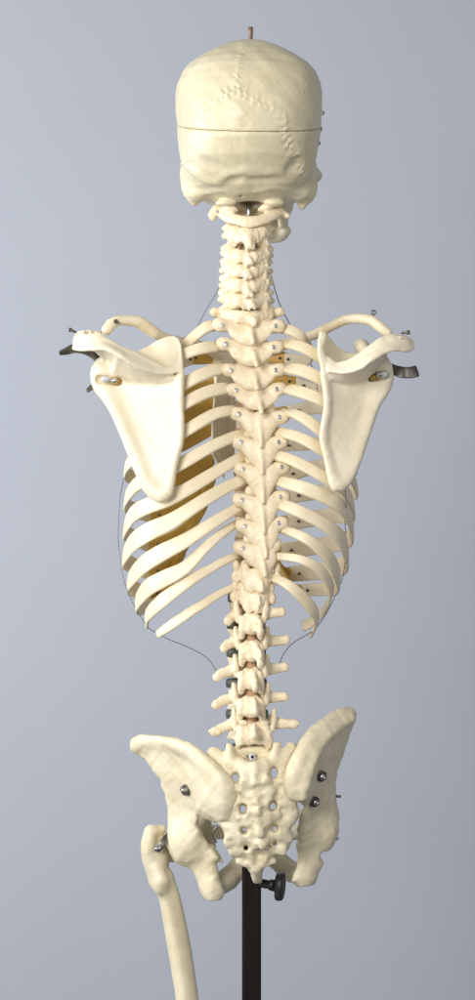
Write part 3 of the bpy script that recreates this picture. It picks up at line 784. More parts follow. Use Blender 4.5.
RR = [
 ([(283, 329, 27), (296, 333, 22), (306, 342, 34), (312, 354, 75), (303, 361, 118), (285, 358, 148)], [(270, 357, 160), (245, 357, 173)], [10, 9, 9, 11, 11], [12, 13, 13]),
 ([(287, 344, 24), (302, 347, 12), (320, 357, 16), (338, 371, 42), (343, 386, 80), (335, 392, 118), (315, 389, 146), (296, 382, 162)], [(270, 378, 174), (238, 378, 180)], [10.5, 10.5, 11, 11, 10], [10, 10, 10]),
 ([(287, 368, 22), (303, 371, 9), (323, 381, 10), (344, 396, 38), (350, 412, 80), (345, 416, 118), (322, 407, 148), (288, 412, 168)], [(265, 414, 176), (240, 402, 181)], [11, 11, 11, 12, 12], [12, 12, 11]),
 ([(287, 389, 21), (303, 393, 8), (324, 402, 9), (346, 420, 38), (353, 440, 80), (347, 446, 115), (322, 443, 146), (277, 446, 170)], [(258, 446, 178), (238, 430, 183)], [11, 11, 12, 12, 11], [11, 12, 11]),
 ([(289, 413, 20), (303, 418, 7), (323, 432, 8), (346, 449, 36), (355, 466, 80), (349, 470, 115), (322, 466, 146), (282, 477, 168)], [(262, 478, 176), (238, 456, 184)], [9.5, 12, 12.5, 12, 12], [12, 12, 12]),
 ([(276, 432, 26), (300, 438, 7), (323, 451, 6), (345, 467, 34), (356, 488, 80), (350, 494, 110), (330, 491, 136), (288, 497, 163)], [(265, 500, 172), (238, 470, 185)], [9, 11.5, 12.5, 12.5, 12], [13, 12, 12]),
 ([(272, 455, 26), (286, 458, 12), (303, 465, 5), (329, 480, 9), (345, 491, 30), (353, 508, 70), (349, 516, 102), (330, 516, 132), (288, 523, 158)], [(266, 520, 168), (240, 480, 182)], [9, 10, 12, 13, 13, 13], [14, 12, 12]),
 ([(273, 480, 26), (302, 487, 5), (332, 500, 12), (347, 513, 38), (352, 532, 76), (344, 541, 102), (314, 547, 136), (280, 551, 152)], [(268, 543, 160), (248, 505, 174)], [9, 11.5, 14, 13.5, 13, 13], [12, 12, 12]),
 ([(276, 503, 26), (297, 510, 6), (325, 525, 11), (342, 541, 34), (347, 560, 72), (338, 568, 98), (312, 572, 126), (290, 574, 140)], [(278, 567, 146), (256, 530, 162)], [9, 10, 15, 14.5, 13, 12], [11, 11, 11]),
 ([(280, 529, 26), (305, 538, 7), (326, 555, 18), (337, 573, 46), (337, 586, 74), (322, 589, 100), (302, 590, 120)], [(289, 584, 128), (270, 556, 148)], [6.5, 8, 12.5, 13.5, 11, 9], [9, 10, 11]),
 ([(270, 556, 26), (300, 559, 7), (320, 571, 14), (331, 588, 36), (327, 606, 62), (314, 620, 84), (303, 626, 94)], None, [6, 6.5, 9, 10, 10, 9], None),
 ([(271, 577, 24), (290, 586, 12), (305, 600, 18), (315, 613, 32), (316, 624, 46), (311, 636, 58)], None, [6, 7, 9, 10, 7, 3.5], None),
]
for i, (p, c, w, cw) in enumerate(LR): rib(p, c, w, 6.0, seed=i, cw=cw)
for i, (p, c, w, cw) in enumerate(RR): rib(p, c, w, 6.0, seed=40 + i, cw=cw)

# ------------------------------------------------------------------ clavicles
f = Field(P(95, 372, -5), P(235, 300, 175), 1.5)
f.chain(PP([(107, 330, 22), (113, 323, 24), (122, 320.5, 28), (138, 322, 36), (148, 328, 46), (160, 336, 62), (175, 341, 85), (192, 344, 112), (210, 349, 145), (218, 353, 165)]),
        [6, 6, 5.6, 6.8, 7, 6.2, 6, 6, 7, 8.5], 3, flat=((0, .3, 1), 1.12))
f.noise(.4, 14, 8)
cl = obj('clavicle', f.mesh(), M['bone'], SK)
obj('hook', join(ring_mesh(P(116, 321.5, 18.5), 1.7, .7), tube(PP([(114.5, 321, 18.5), (119, 323, 18.5)]), 1.0)), M['dark'], cl)
f = Field(P(240, 372, -5), P(402, 300, 175), 1.5)
f.chain(PP([(387, 333, 22), (381, 328, 23), (372, 321, 27), (360, 318.5, 34), (345, 320, 44), (332, 326, 58), (316, 334, 82), (300, 339, 108), (280, 346, 142), (268, 352, 165)]),
        [5.4, 6, 5.8, 5.6, 5.6, 5.4, 5.8, 6, 7, 8.5], 3, flat=((0, .3, 1), 1.12))
f.noise(.4, 14, 9)
cr = obj('clavicle', f.mesh(), M['bone'], SK)
eyelet(cr, 373.5, 312.5, 26, 2.0, .8, (0, 0, -1), 2)

# ------------------------------------------------------------------ scapulae
def scapula_left():
    f = Field(P(66, 508, -40), P(190, 318, 75), 1.15)
    poly = [(98, 360), (104, 356), (118, 352), (135, 352), (147, 346), (158, 339.5), (166, 336), (173, 335), (179, 338), (182, 346), (183, 362), (182, 385), (181, 400), (182, 425), (182, 442), (177, 458), (175, 468), (174, 482), (172, 493),
            (167, 499), (160, 501), (151, 497), (144, 489), (137, 472), (129, 452), (122, 432), (114, 413), (104, 398), (96, 387), (94, 374)]
    ctrl = [(181, 344, 7, 2.6), (176, 338, 14, 2.4), (166, 337, 38, 2.2), (168, 348, 34, 2.2), (170, 358, 22, 2.2), (156, 346, 48, 2.2), (150, 354, 42, 2.6), (136, 354, 38, 3), (182, 365, 0, 3.2), (181, 400, -2, 3.0), (181, 440, -4, 3.0), (165, 495, -6, 4.2), (172, 470, -6, 3.4),
            (165, 385, 7, 2.4), (165, 420, 3, 2.4), (150, 380, 14, 2.6), (148, 420, 9, 2.6), (160, 455, -1, 3), (145, 470, 1, 4.2), (130, 440, 9, 4.2), (116, 410, 18, 4.4), (130, 390, 20, 3.5), (105, 385, 27, 7), (100, 370, 30, 9), (120, 365, 27, 5)]
    f.plate(poly, ctrl, 3, 4.5, power=3.2)
    # thick lateral border
    f.chain(PP([(102, 372, 28), (101, 384, 26), (112, 403, 19), (124, 430, 10), (136, 458, 3), (147, 484, -3), (160, 495, -6)]), [9.5, 7.5, 4.4, 3.6, 3.4, 3.6, 4.0], 11)
    f.chain(PP([(181, 372, -1), (181, 410, -3), (180, 440, -4), (173, 470, -6), (168, 492, -7)]), [2.4, 2.2, 2.6, 2.6, 3.0], 7)
    # spine of the scapula: broad shelf rising to the acromion
    Lo = PP([(74, 349, 4), (84, 350, -6), (95, 349, -13), (106, 349, -18), (120, 356, -21), (133, 365, -19), (144, 370, -14), (158, 373, -7), (170, 373, -3), (179, 371, -1)])
    Up = PP([(78, 334, 6), (87, 332, -1), (98, 335, -7), (109, 342, -11), (121, 349, -12), (136, 355, -9), (147, 361, -5), (158, 367, -2), (171, 368, 1), (181, 362, 3)])
    Lo = [q + np.array([0, -4.0, 0]) for q in Lo]
    f.web(Lo, Up, 1.8, 2.6, 2)
    f.web(PP([(120, 356, -21), (133, 365, -19), (144, 370, -14), (158, 373, -7), (170, 373, -3)]), PP([(114, 374, 26), (130, 380, 20), (144, 381, 13), (158, 381, 6), (171, 378, 0)]), 2.2, 3, 4)
    f.web(PP([(95, 349, -13), (106, 349, -18), (120, 356, -21)]), PP([(106, 358, 26), (110, 360, 28), (118, 370, 27)]), 2.2, 3, 5)
    f.web(PP([(109, 342, -11), (121, 349, -12), (136, 355, -9), (147, 361, -5), (158, 367, -2)]), PP([(116, 352, 36), (126, 354, 40), (140, 357, 42), (150, 361, 34), (160, 366, 22)]), 2.2, 3, 4)
    f.chain(PP([(98, 341, -6), (88, 341, -2), (82, 341, 6)]), [7, 8.2, 8], 4, flat=((0, 1, 0), 1.2))
    # neck under the shelf + coracoid
    f.chain(PP([(108, 368, 30), (118, 358, 44), (112, 352, 62)]), [8, 6, 6], 5)
    f.cap(P(105, 380, 5), P(116, 381, 5), 5.2, 4.4, 1.5, sub=True)
    f.cap(P(100, 379.5, 18), P(118, 381.5, 18), 4.6, 4.2, 1.5, sub=True)
    # rough acromion top
    for k in range(12):
        a = random.uniform(80, 102); f.cap(P(a, 331.8, -8 + random.uniform(-8, 8)), P(a + random.uniform(-5, 5), 331.8, -2 + random.uniform(-8, 8)), .9, .9, 1.2)
    f.noise(.3, 20, 11); f.noise(.05, 6, 12)
    s = obj('scapula', f.mesh(10), M['blade'], SK)
    obj('sleeve', lathe([(0, 2.2), (1, 3.0), (7, 3.0), (7.5, 2.2), (9, 2.2)], (1, .1, -.1), P(101.5, 379, 13), 14), M['clear'], s)
    obj('screw', lathe([(0, 1.6), (5, 1.6), (5.5, 3.0), (9, 3.0), (9.4, 1.4)], (1, .1, -.08), P(108, 380, 13), 12), M['steel'], s)
    obj('bushing', lathe([(0, 3.6), (8, 3.6), (8.3, 2.4)], (1, .1, -.08), P(112, 381, 19), 14), M['brass'], s)
    C = spline(PP([(112, 372, 48), (106, 368, 44), (100, 359, 36), (92, 352.5, 28), (83, 349, 22), (74, 348.5, 16), (67, 351, 12), (60, 353, 10)]), 40)
    V, F = sweep(C, np.interp(np.linspace(0, 1, 40), [0, .3, .6, .85, 1], [11, 11, 10, 9, 5]), np.full(40, 1.8), np.tile([.35, -.9, -.25], (40, 1)) * 1.0, 14, 3.5)
    obj('arm_hook', (V, F), M['dark'], s)
    obj('hook_slot', sweep(C[5:14] + np.array([-.35, -.9, .2]) * 1.2, np.full(9, 3.6), np.full(9, .5), np.tile([.35, -.9, -.25], (9, 1)), 10, 3)[0:2], M['clear'], s)
    C = spline(PP([(100, 384, 44), (95, 386, 40), (91, 388, 37), (87.5, 391, 35)]), 14)
    obj('arm_hook', sweep(C, np.linspace(9, 4, 14), np.full(14, 1.8), np.tile([.2, -1, .3], (14, 1)), 12, 3.2), M['dark'], s)
    obj('pin', tube(PP([(75.5, 332, -2), (70, 329.5, -4)]), 1.3, n=5), M['dark'], s)
    obj('pin', ring_mesh(P(70.5, 330, -4), 1.5, .8), M['dark'], s)
    return s

def scapula_right():
    f = Field(P(312, 498, -40), P(422, 318, 80), 1.15)
    poly = [(320, 332), (326, 331), (330, 337), (337, 346), (347, 352), (360, 353), (374, 352), (383, 355), (389, 366), (391, 377), (388, 388), (383, 396), (377, 405), (371, 421), (366, 437), (360, 456), (354, 471), (347, 484), (342, 490),
            (334, 490), (329, 481), (327, 466), (324, 450), (321, 437), (323, 422), (326, 404), (325, 390), (323, 374), (318, 356), (318, 343)]
    ctrl = [(321, 335, 8, 3), (319, 350, 2, 3), (329, 340, 26, 2.2), (333, 350, 34, 2.2), (342, 354, 42, 2.4), (352, 356, 38, 3), (323, 370, 0, 3.4), (325, 400, -3, 3.2), (322, 437, -5, 3), (336, 486, -6, 4.2), (328, 465, -5, 3.2),
            (335, 385, 8, 2.4), (337, 420, 4, 2.4), (350, 380, 18, 2.6), (350, 415, 12, 2.6), (342, 455, 1, 3), (354, 462, 6, 4.2), (364, 432, 18, 4.2), (375, 405, 28, 4.4), (365, 390, 26, 3.5), (385, 385, 36, 7), (384, 368, 38, 9), (370, 362, 32, 5)]
    f.plate(poly, ctrl, 3, 4.5, power=3.2)
    f.chain(PP([(382, 370, 36), (383, 384, 34), (375, 403, 27), (366, 430, 18), (357, 457, 8), (348, 478, 0), (339, 484, -5)]), [8.5, 7, 4.4, 3.6, 3.4, 3.6, 4.0], 11)
    f.chain(PP([(323, 374, -1), (327, 404, -4), (323, 437, -6), (329, 465, -6), (335, 484, -7)]), [2.4, 2.2, 2.6, 2.6, 3.0], 7)
    f.chain(PP([(324, 335, 4), (321, 350, 1), (325, 364, -1)]), [2.6, 2.4, 2.8], 6)
    Lo = PP([(413, 348, 12), (406, 351, 2), (395, 350, -8), (385, 352, -13), (371, 360, -18), (361, 368, -16), (347, 372, -10), (338, 372, -5), (329, 371, -2)])
    Up = PP([(411, 342, 12), (402, 338, 3), (390, 337, -4), (380, 341, -8), (364, 353, -9), (350, 362, -5), (338, 365, -1), (328, 359, 1)])
    Lo = [q + np.array([0, -4.0, 0]) for q in Lo]
    f.web(Lo, Up, 1.8, 2.6, 2)
    f.web(PP([(371, 360, -18), (361, 368, -16), (347, 372, -10), (338, 372, -5), (330, 371, -2)]), PP([(374, 372, 30), (362, 379, 21), (350, 381, 14), (340, 380, 6), (331, 377, 0)]), 2.2, 3, 4)
    f.web(PP([(385, 352, -13), (378, 355, -16), (371, 360, -18)]), PP([(384, 360, 34), (380, 364, 34), (374, 370, 30)]), 2.2, 3, 5)
    f.web(PP([(380, 341, -8), (364, 353, -9), (350, 362, -5), (340, 365, -2)]), PP([(374, 351, 40), (362, 356, 40), (350, 361, 36), (340, 364, 24)]), 2.2, 3, 4)
    f.chain(PP([(392, 343, -4), (401, 344, 3), (405, 345, 12)]), [7, 7.6, 7], 4, flat=((0, 1, 0), 1.2))
    f.chain(PP([(376, 368, 40), (366, 354, 54), (361, 346, 60), (366, 350, 78)]), [8, 6, 8, 6], 5)
    f.cap(P(372, 376, 12), P(382, 375, 12), 4.6, 4.6, 1.5, sub=True)
    f.cap(P(370, 378, 26), P(384, 375, 26), 4.2, 4.6, 1.5, sub=True)
    for k in range(10):
        a = random.uniform(390, 404); f.cap(P(a, 337, random.uniform(-10, 10)), P(a + random.uniform(-4, 4), 337, random.uniform(-10, 10)), .9, .9, 1.2)
    f.noise(.3, 20, 13); f.noise(.05, 6, 14)
    s = obj('scapula', f.mesh(10), M['blade'], SK)
    obj('sleeve', lathe([(0, 2.2), (1, 3.0), (6, 3.0), (7, 1.2)], (1, 0, 0), P(381, 374, 19), 14), M['clear'], s)
    obj('screw', lathe([(0, 1.4), (.5, 2.9), (6, 2.9), (6.4, 2)], (1, 0, .05), P(376, 374.5, 19), 12), M['steel'], s)
    obj('bushing', lathe([(0, 3.2), (8, 3.2), (8.3, 2.4)], (1, 0, .15), P(370, 377.5, 25), 14), M['brass'], s)
    C = spline(PP([(384, 366, 50), (390, 368, 46), (397, 371, 42), (404, 372.5, 40), (411, 372.5, 42), (417, 371, 45)]), 34)
    obj('arm_hook', sweep(C, np.interp(np.linspace(0, 1, 34), [0, .5, 1], [9, 11.5, 12]), np.full(34, 1.8), np.tile([.05, -1, .1], (34, 1)), 16, 5), M['dark'], s)
    obj('pin', tube(PP([(402, 333, 0), (408, 332.5, -2)]), 1.3, n=5), M['dark'], s)
    obj('pin', ring_mesh(P(408, 332.5, -2), 1.5, .8), M['dark'], s)
    return s
scapula_left(); scapula_right()

# ------------------------------------------------------------------ sacrum
f = Field(P(200, 895, -40), P(308, 735, 75), 1.15)
poly = [(209, 753), (214, 748), (222, 751), (232, 753), (240, 756), (252, 760), (264, 756), (274, 752), (283, 749), (290, 743), (296, 749), (293, 760), (288, 775), (292, 795), (299, 808), (298, 818), (291, 826), (290, 843), (284, 850), (276, 855), (273, 862),
        (265, 866), (263, 872), (262, 880), (258, 885), (252, 880), (249, 872), (246, 867), (238, 862), (233, 856), (229, 850), (227, 840), (221, 826), (217, 818), (219, 800), (216, 780), (212, 765)]
ctrl = [(214, 752, 22, 9), (292, 748, 22, 9), (232, 760, 10, 11), (274, 760, 10, 11), (252, 765, 6, 12), (254, 790, -2, 12), (228, 790, 6, 10), (282, 788, 6, 10), (257, 820, -3, 9), (228, 820, 6, 8), (290, 815, 6, 8), (259, 845, 4, 6), (235, 848, 9, 6), (282, 845, 9, 6), (258, 866, 16, 4.5), (257, 882, 28, 4)]
f.plate(poly, ctrl, 3, 7, power=3)
rng = random.Random(3)
# ala lumps and upper joint horns
f.cap(P(213, 753, 14), P(226, 765, 8), 6, 8, 6); f.cap(P(291, 748, 14), P(281, 764, 8), 6, 8, 6)
f.chain(PP([(229, 747, 8), (231, 762, 2)]), [4, 5], 4); f.chain(PP([(277, 744, 8), (274, 760, 2)]), [4, 5], 4)
# median crest
f.chain(PP([(254, 766, -6), (256, 782, -12)]), [4.5, 5.5], 8); f.chain(PP([(257, 797, -11), (258, 811, -14)]), [4, 5], 7)
f.chain(PP([(259, 821, -11), (260, 833, -12)]), [3.5, 4.8], 6); f.chain(PP([(261, 842, -7), (255, 846, -5)]), [5, 4], 4)
# intermediate crests + tubercles
for x0, y0, x1, y1, r in ((243, 766, 245, 785, 3.5), (266, 766, 266, 785, 3.5), (247, 798, 249, 820, 3), (268, 796, 268, 818, 3), (228, 785, 226, 800, 4), (285, 782, 290, 800, 4),
                          (222, 818, 233, 830, 4), (292, 815, 284, 828, 4), (230, 842, 240, 838, 3.6), (288, 838, 278, 836, 3.6), (234, 852, 246, 850, 3), (284, 849, 273, 851, 3)):
    f.cap(P(x0, y0, f.surf(x0, y0, -38) + r * .75), P(x1, y1, f.surf(x1, y1, -38) + r * .75), r, r * .8, 8)
for k in range(26):
    x0 = rng.uniform(224, 290); y0 = rng.uniform(775, 852)
    f.ell(P(x0, y0, f.surf(x0, y0, -38) + 1.2), (rng.uniform(2, 5), 2.4, rng.uniform(2, 5)), 4)
for k in range(22):
    x0 = rng.uniform(224, 290); y0 = rng.uniform(775, 852)
    f.ell(P(x0, y0, f.surf(x0, y0, -38) - 1.4), (rng.uniform(2, 5), 2.6, rng.uniform(2, 5)), 4, sub=True)
# sacral horns and coccyx
f.cap(P(250, 852, 2), P(253, 862, 5), 3.2, 3, 3); f.cap(P(268, 851, 2), P(265, 861, 5), 3.2, 3, 3)
f.ell(P(260, 856, 0), (4.5, 6, 5), 2, sub=True)
f.chain(PP([(239, 862, 8), (250, 865, 8), (262, 865, 8), (274, 861, 8)]), [2.8, 3.6, 3.6, 2.6], 3)
f.chain(PP([(256, 868, 10), (257, 875, 17), (258, 882, 25)]), [6.5, 5.2, 4], 2)
# foramina drilled through
for (x0, y0, r, e) in ((235, 778, 3.0, 4.2), (274, 773, 3.3, 5.2), (243, 809, 2.5, 3.8), (273, 806, 2.6, 3.4), (244, 831, 2.4, 2.4), (275, 829, 2.3, 2.8), (246, 848, 1.9, 1.9), (275, 844, 1.6, 2.0)):
    a = P(x0, y0 - (e - r), -40); b = P(x0, y0 - (e - r), 70)
    f.cap(a, b, r, r, 1.6, sub=True)
    f.cap(P(x0, y0 + (e - r), -40), P(x0, y0 + (e - r), 70), r, r, 1.6, sub=True)
    f.ell(P(x0, y0, -9), (r + 1.6, 8, e + 1.4), 4, sub=True)
f.ell(P(252, 757, 2), (7, 10, 5), 3, sub=True)
f.cap(P(236, 751, 17), P(268, 750, 17), 5, 5, 4)
f.drum(P(250, 757, 46), 19, 13, 5, 5)
f.noise(.55, 10, 21); f.noise(.25, 4, 22)
sac = obj('sacrum', f.mesh(), M['pelvis'], SK)
o = obj('bolt', join(lathe([(0, 3.6), (1.2, 3.6), (1.6, 3.0)], (0, -1, .1), P(252.5, 757, 0), 20), ring_mesh(P(252.5, 757, -2), 2.4, .7), lathe([(0, 1.3), (3, 1.3)], (0, -1, .1), P(252.5, 757, 0), 8), ), M['clear'], sac)
obj('socket', lathe([(0, 1.5), (.3, 1.5)], (0, -1, .1), P(252.5, 757, -3), 10), M['hole'], o if False else sac)

# ------------------------------------------------------------------ hip bones
def hip(poly, ctrl, rim, rimr, extra, box_, seed, power=3.2):
    f = Field(P(*box_[0]), P(*box_[1]), 1.35)
    f.plate(poly, ctrl, 4, 14, power=power, grow=2.2)
    f.chain(PP(rim), rimr, 11)
    extra(f)
    f.noise(.55, 16, seed); f.noise(.22, 5, seed + 1)
    return obj('hip_bone', f.mesh(8), M['pelvis'], SK)

def exL(f):
    f.chain(PP([(184, 836, 62), (188, 848, 64), (203, 868, 58), (210, 885, 54), (213, 893, 54)]), [14, 13, 9.5, 8, 8], 9)
    f.ell(P(186, 843, 57), (17, 17, 19), 12); f.ell(P(212, 888, 50), (7.5, 10, 13), 8, rot=(0, -.25, 0)); f.ell(P(225, 795, 2), (9, 9, 16), 10, rot=(0, .3, 0))
    f.chain(PP([(211, 886, 56), (225, 881, 72), (238, 868, 92), (253, 848, 112)]), [11, 12, 11, 10], 6, flat=((.4, 1, 0), 1.5))
    f.chain(PP([(190, 835, 80), (214, 832, 108), (240, 836, 124), (253, 842, 120)]), [10, 7.5, 7, 8], 7)
    f.chain(PP([(210, 850, 47), (216, 856, 45), (221.5, 861, 43)]), [6, 4, 2], 3)
    pass
    f.ell(P(171, 846, 92), (17, 17, 17), 2, sub=True)
    f.cap(P(203, 822, 80), P(207, 846, 84), 9, 9, 6, flat=((.2, 1, 0), 1.6))
    f.cap(P(203, 779, 10), P(196, 800, 28), 3, 3, 6)
hL = hip([(132, 748), (133, 742), (140, 737), (162, 735), (188, 745), (207, 759), (223, 775), (232, 796), (229, 815), (220, 825), (208, 820), (199, 815), (198, 824), (203, 836), (212, 848), (220, 859), (217, 865), (219, 876), (223, 892), (215, 903),
          (207, 898), (199, 876), (193, 862), (178, 858), (173, 840), (170, 827), (167, 806), (157, 780), (142, 759)],
         [(135, 745, 74, 4), (150, 738, 58, 4), (162, 738, 46, 4), (188, 748, 18, 4), (207, 762, 4, 5), (223, 780, -4, 6), (230, 800, -4, 6), (224, 818, 4, 5), (150, 760, 62, 3), (165, 770, 50, 3), (180, 765, 36, 3), (195, 775, 14, 5), (205, 790, 4, 6), (212, 808, 3, 6.5), (200, 806, 14, 6),
          (168, 800, 58, 4), (185, 795, 44, 4), (195, 808, 38, 5), (175, 825, 60, 8), (190, 825, 50, 9), (185, 845, 58, 14), (205, 845, 46, 6), (210, 875, 52, 8), (214, 895, 54, 7)],
         [(136, 745, 74), (146, 741, 60), (162, 740, 46), (176, 744, 30), (190, 751, 15), (207, 765, 2), (222, 782, -7), (227, 798, -6), (224, 814, 1)], [5.5, 5, 4.5, 4.5, 5, 5.8, 7, 7, 6], exL, [(124, 915, -30), (262, 725, 150)], 41)

def exR(f):
    f.chain(PP([(322, 832, 62), (318, 850, 62), (311, 866, 57), (306, 878, 54)]), [13, 11, 8.5, 8], 9)
    f.ell(P(322, 828, 60), (13, 15, 19), 12); f.ell(P(307, 873, 50), (7, 10, 12), 8, rot=(0, .2, 0))
    f.chain(PP([(304, 876, 56), (290, 871, 74), (277, 860, 94), (257, 845, 114)]), [10.5, 11, 10.5, 10], 6, flat=((-.4, 1, 0), 1.4))
    f.chain(PP([(318, 832, 80), (296, 832, 106), (272, 838, 122), (257, 843, 120)]), [12, 8.5, 8, 9], 7)
    f.chain(PP([(306, 838, 46), (302, 842, 43), (298, 845, 41)]), [6, 4, 2.2], 3)
    f.ell(P(325, 856, 60), (6, 26, 5), 4, sub=True)
    f.ell(P(336, 838, 94), (15, 17, 17), 2, sub=True)
    f.cap(P(305, 815, 80), P(306, 840, 84), 7, 7, 6, flat=((.2, 1, 0), 1.6))
    # ridge between the crest strip and the gluteal face
    f.chain(PP([(350, 719, 52), (334, 730, 30), (320, 745, 10), (311, 765, -3), (305, 785, -8), (302, 795, -6)]), [5, 4.5, 4.5, 4.5, 5, 5], 6)
hR = hip([(345, 709), (354, 712), (357, 720), (350, 740), (342, 762), (337, 780), (336, 800), (338, 815), (335, 830), (328, 842), (320, 850), (320, 860), (315, 877), (310, 885), (300, 887), (292, 881), (297, 868), (298, 857), (297, 848), (299, 840), (298, 828), (301, 815),
          (304, 806), (298, 802), (290, 798), (287, 790), (288, 775), (298, 757), (305, 742), (313, 729), (330, 717)],
         [(350, 715, 62, 4), (335, 717, 44, 4), (330, 733, 26, 4), (313, 732, 18, 6), (300, 758, 2, 7), (290, 785, 0, 7), (296, 798, 0, 6), (315, 755, 6, 5), (308, 775, 0, 5), (303, 795, 0, 5), (345, 735, 60, 3), (338, 755, 54, 3.5), (328, 760, 36, 3), (322, 775, 34, 3.5), (330, 785, 50, 4),
          (315, 795, 30, 4), (312, 812, 38, 5), (330, 805, 58, 7), (335, 820, 66, 8), (318, 830, 52, 10), (305, 848, 48, 6), (308, 878, 52, 8), (318, 858, 60, 7)],
         [(349, 715, 62), (338, 717, 48), (322, 728, 28), (309, 742, 12), (300, 760, 0), (294, 778, -4), (294, 790, -3)], [5.5, 5.5, 6, 7, 7.5, 8, 7.5], exR, [(248, 900, -30), (366, 698, 150)], 43)

def bolt(parent, px, py, d, s=1.0, ax=(0, -1, 0)):
    ax = np.array(ax, float); ax /= np.linalg.norm(ax); c = P(px, py, d)
    sp = []
    for k in range(46):   # coil spring washer
        t = k / 45; a = t * 2 * math.pi * 3
        u = np.cross(ax, [0.1, 0.2, 1]); u /= np.linalg.norm(u); v = np.cross(ax, u)
        sp.append(c + ax * (t * 6 * s) + 4.2 * s * (math.cos(a) * u + math.sin(a) * v))
    o = obj('bolt', join(lathe([(-3, 1.6 * s), (11 * s, 1.6 * s), (11.6 * s, .8 * s)], ax, c, 10), lathe([(6 * s, 3.2 * s), (8.6 * s, 3.2 * s)], ax, c, 6)), M['steel'], parent)
    obj('spring', tube(sp, .85 * s, n=90, seg=6), M['dark'], parent)
    return o
bolt(hL, 188, 790, 29, 1.15, (-.45, -1, .1))
bolt(hR, 319, 775, 18, 1.15, (.5, -1, -.15))
bolt(hR, 312, 801, 19, 1.1, (.6, -1, -.1))
obj('pin', tube(PP([(334, 796, 62), (340, 796.5, 60)]), 1.4, n=5), M['dark'], hR)
obj('pin', tube(PP([(328, 838, 64), (337, 838.5, 60)]), 2.0, n=5), M['steel'], hR)
obj('spring', tube(PP([(217, 826, 70), (213, 834, 70), (216, 842, 70)]), 1.2), M['steel'], hL)

# ------------------------------------------------------------------ femur
f = Field(P(132, 1180, 30), P(208, 815, 115), 1.4)
f.ell(P(174, 846, 90), (16, 16, 16), 3)
f.cap(P(172, 849, 86), P(155, 853, 74), 11, 12, 7)
f.chain(PP([(151, 833, 62), (149, 845, 62), (153, 858, 66), (160, 880, 72)]), [7.5, 8.5, 11, 11.5], 6)
f.cap(P(152, 831, 66), P(162, 829, 70), 6, 4.5, 5)
f.ell(P(161, 884, 60), (7.5, 8, 10.5), 5)
f.chain(PP([(157, 868, 60), (162, 880, 57)]), [6, 6], 5)
f.ell(P(157, 853, 70), (13, 12, 21), 6)
f.chain(PP([(153, 840, 58), (149, 850, 58)]), [3, 3], 5)
f.ell(P(160, 841, 52), (5.5, 9, 8), 4, sub=True)
f.chain(PP([(163, 880, 72), (170, 900, 74), (177, 935, 72), (183, 970, 70), (188, 1010, 68), (191, 1080, 66), (192, 1200, 70)]), [12, 11.2, 12, 12, 11.6, 11.6, 12], 6)
f.chain(PP([(164, 892, 64), (172, 925, 62.5), (181, 970, 61), (186, 1015, 59.5)]), [3, 2.5, 2.5, 2.5], 9)
f.noise(.2, 24, 51)
fe = obj('femur', f.mesh(8), M['pelvis'], SK)
obj('bolt', join(lathe([(0, 2.2), (4, 2.2), (4.2, 4.2), (7, 4.2), (7.2, 2.2), (11, 2.2), (11.4, 1.2)], (-.35, -1, 0), P(160, 847.5, 56), 6)), M['steel'], fe)
C = spline(PP([(157, 849, 50), (163, 843, 50), (169, 836, 54), (175, 830, 60)]), 14)
obj('hip_hook', sweep(C, np.full(14, 8), np.full(14, 2.2), np.tile([-.2, -1, 0], (14, 1)), 12, 4), M['dark'], fe)

# ------------------------------------------------------------------ wires
def wire(pts, r=.42): obj('wire', tube(PP(pts), r, n=None, seg=6, wob=.6, period=4.0), M['wire'], SK)
wire([(224, 270, 40), (219, 288, 60), (205, 312, 110), (192, 338, 160)], .34)
wire([(272, 280, 50), (280, 305, 80), (292, 328, 110), (305, 350, 120), (313, 370, 120), (318, 392, 118)], .5)
wire([(124, 478, 80), (120, 500, 70), (118.5, 530, 66), (119, 548, 66), (124, 580, 60), (133, 603, 58), (147, 626, 50), (157, 633, 27), (168, 639, 18), (190, 648, 20), (207, 658, 22), (216, 670, 22), (219, 676, 22)], .4)
wire([(345, 487, 20), (346, 505, 24), (345, 520, 60), (346, 550, 70), (343, 575, 66), (337, 592, 72), (327, 612, 66), (316, 628, 52), (308, 634, 48), (293, 643, 40), (283, 655, 30), (277, 672, 20)], .42)

# ------------------------------------------------------------------ stand
pc = P(251.5, 875, 50)
zt = P(0, 842, 50)[2]; zb = P(0, 1500, 50)[2]
obj('pole', box((pc[0], 50, (zt + zb) / 2), (19.5, 19.5, zt - zb), None, 2.6), M['pole'], ST, smooth=False)
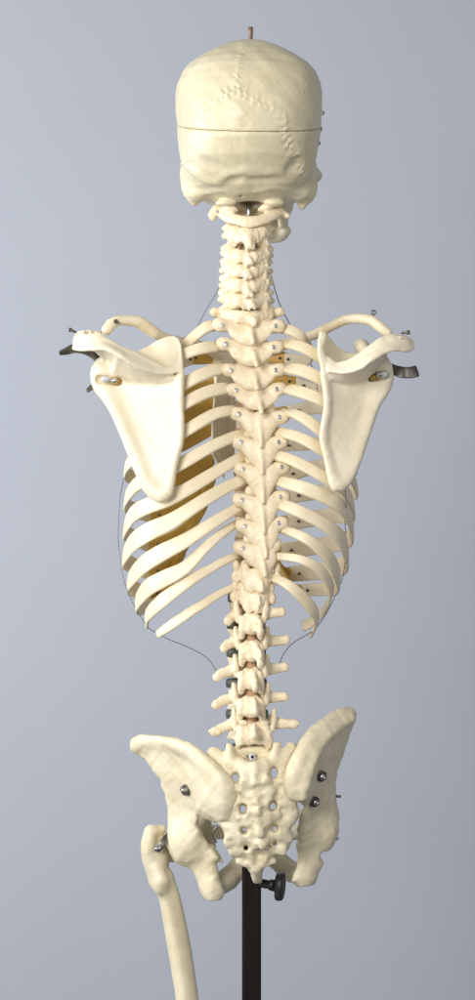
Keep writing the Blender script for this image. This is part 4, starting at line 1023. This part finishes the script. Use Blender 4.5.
# base below the frame: four feet
b0 = P(251.5, 1500, 50)
for k in range(4):
    a = k * math.pi / 2 + .6; e = np.array([math.cos(a), math.sin(a), 0])
    obj('foot', tube([b0 + e * 6 + np.array([0, 0, 40]), b0 + e * 150 + np.array([0, 0, 20]), b0 + e * 260], 11, n=14, seg=10), M['knob'], ST)
kb = obj('clamp_knob', join(lathe([(0, 4.5), (10, 4.5), (10.5, 5.5), (16, 6.2)], (1, -.35, -.12), P(260, 883, 34), 20),
         ), M['knob'], ST)
f = Field(P(264, 905, 0), P(297, 868, 52), .9)
f.cap(P(281, 876, 22), P(279, 896, 22), 5.8, 5.8, 3, flat=((1, -.35, -.1), 1.25))
f.ell(P(280, 886, 20), (5.0, 11, 12.5), 4)
f.ell(P(285.5, 886, 14), (2.2, 6, 7), 2, sub=True)
obj('knob_wing', f.mesh(), M['knob'], kb)

# ------------------------------------------------------------------ camera, light
cam = bpy.data.cameras.new('camera'); co = bpy.data.objects.new('camera', cam); COL.objects.link(co)
co.location = (0, -D0 / 1000, 0); co.rotation_euler = (math.pi / 2, 0, 0)
cam.sensor_fit = 'VERTICAL'; cam.sensor_height = 36; cam.lens = 36 * D0 / 1000; cam.clip_end = 50; cam.clip_start = .05
sc.camera = co
w = bpy.data.worlds.new('World'); sc.world = w; w.use_nodes = True
w.node_tree.nodes['Background'].inputs[0].default_value = (.92, .95, 1.0, 1); w.node_tree.nodes['Background'].inputs[1].default_value = .19
def area(name, loc, target, size, power, col, sy=None):
    l = bpy.data.lights.new(name, 'AREA'); l.energy = power; l.color = col; l.shape = 'RECTANGLE'; l.size = size; l.size_y = sy or size
    o = bpy.data.objects.new(name, l); COL.objects.link(o); o.location = loc
    from mathutils import Vector
    o.rotation_euler = (Vector(target) - Vector(loc)).to_track_quat('-Z', 'Y').to_euler()
    return o
area('key_lamp', (-1.0, -2.0, .62), (0, 0, 0), 1.0, 46, (1, .95, .865))
area('fill_lamp', (1.5, -2.1, .6), (0, 0, 0), .9, 13, (1, .96, .92))
area('added_wall_fill', (-1.5, -.1, .25), (.0, 1.5, .10), .9, 27, (.96, .98, 1.0))  # added light out of view, brightens the wall from the left
sc.view_settings.view_transform = 'Standard'; sc.view_settings.look = 'None'; sc.view_settings.exposure = 0
sc.render.resolution_x = 486; sc.render.resolution_y = 1024
sc.render.engine = 'CYCLES'
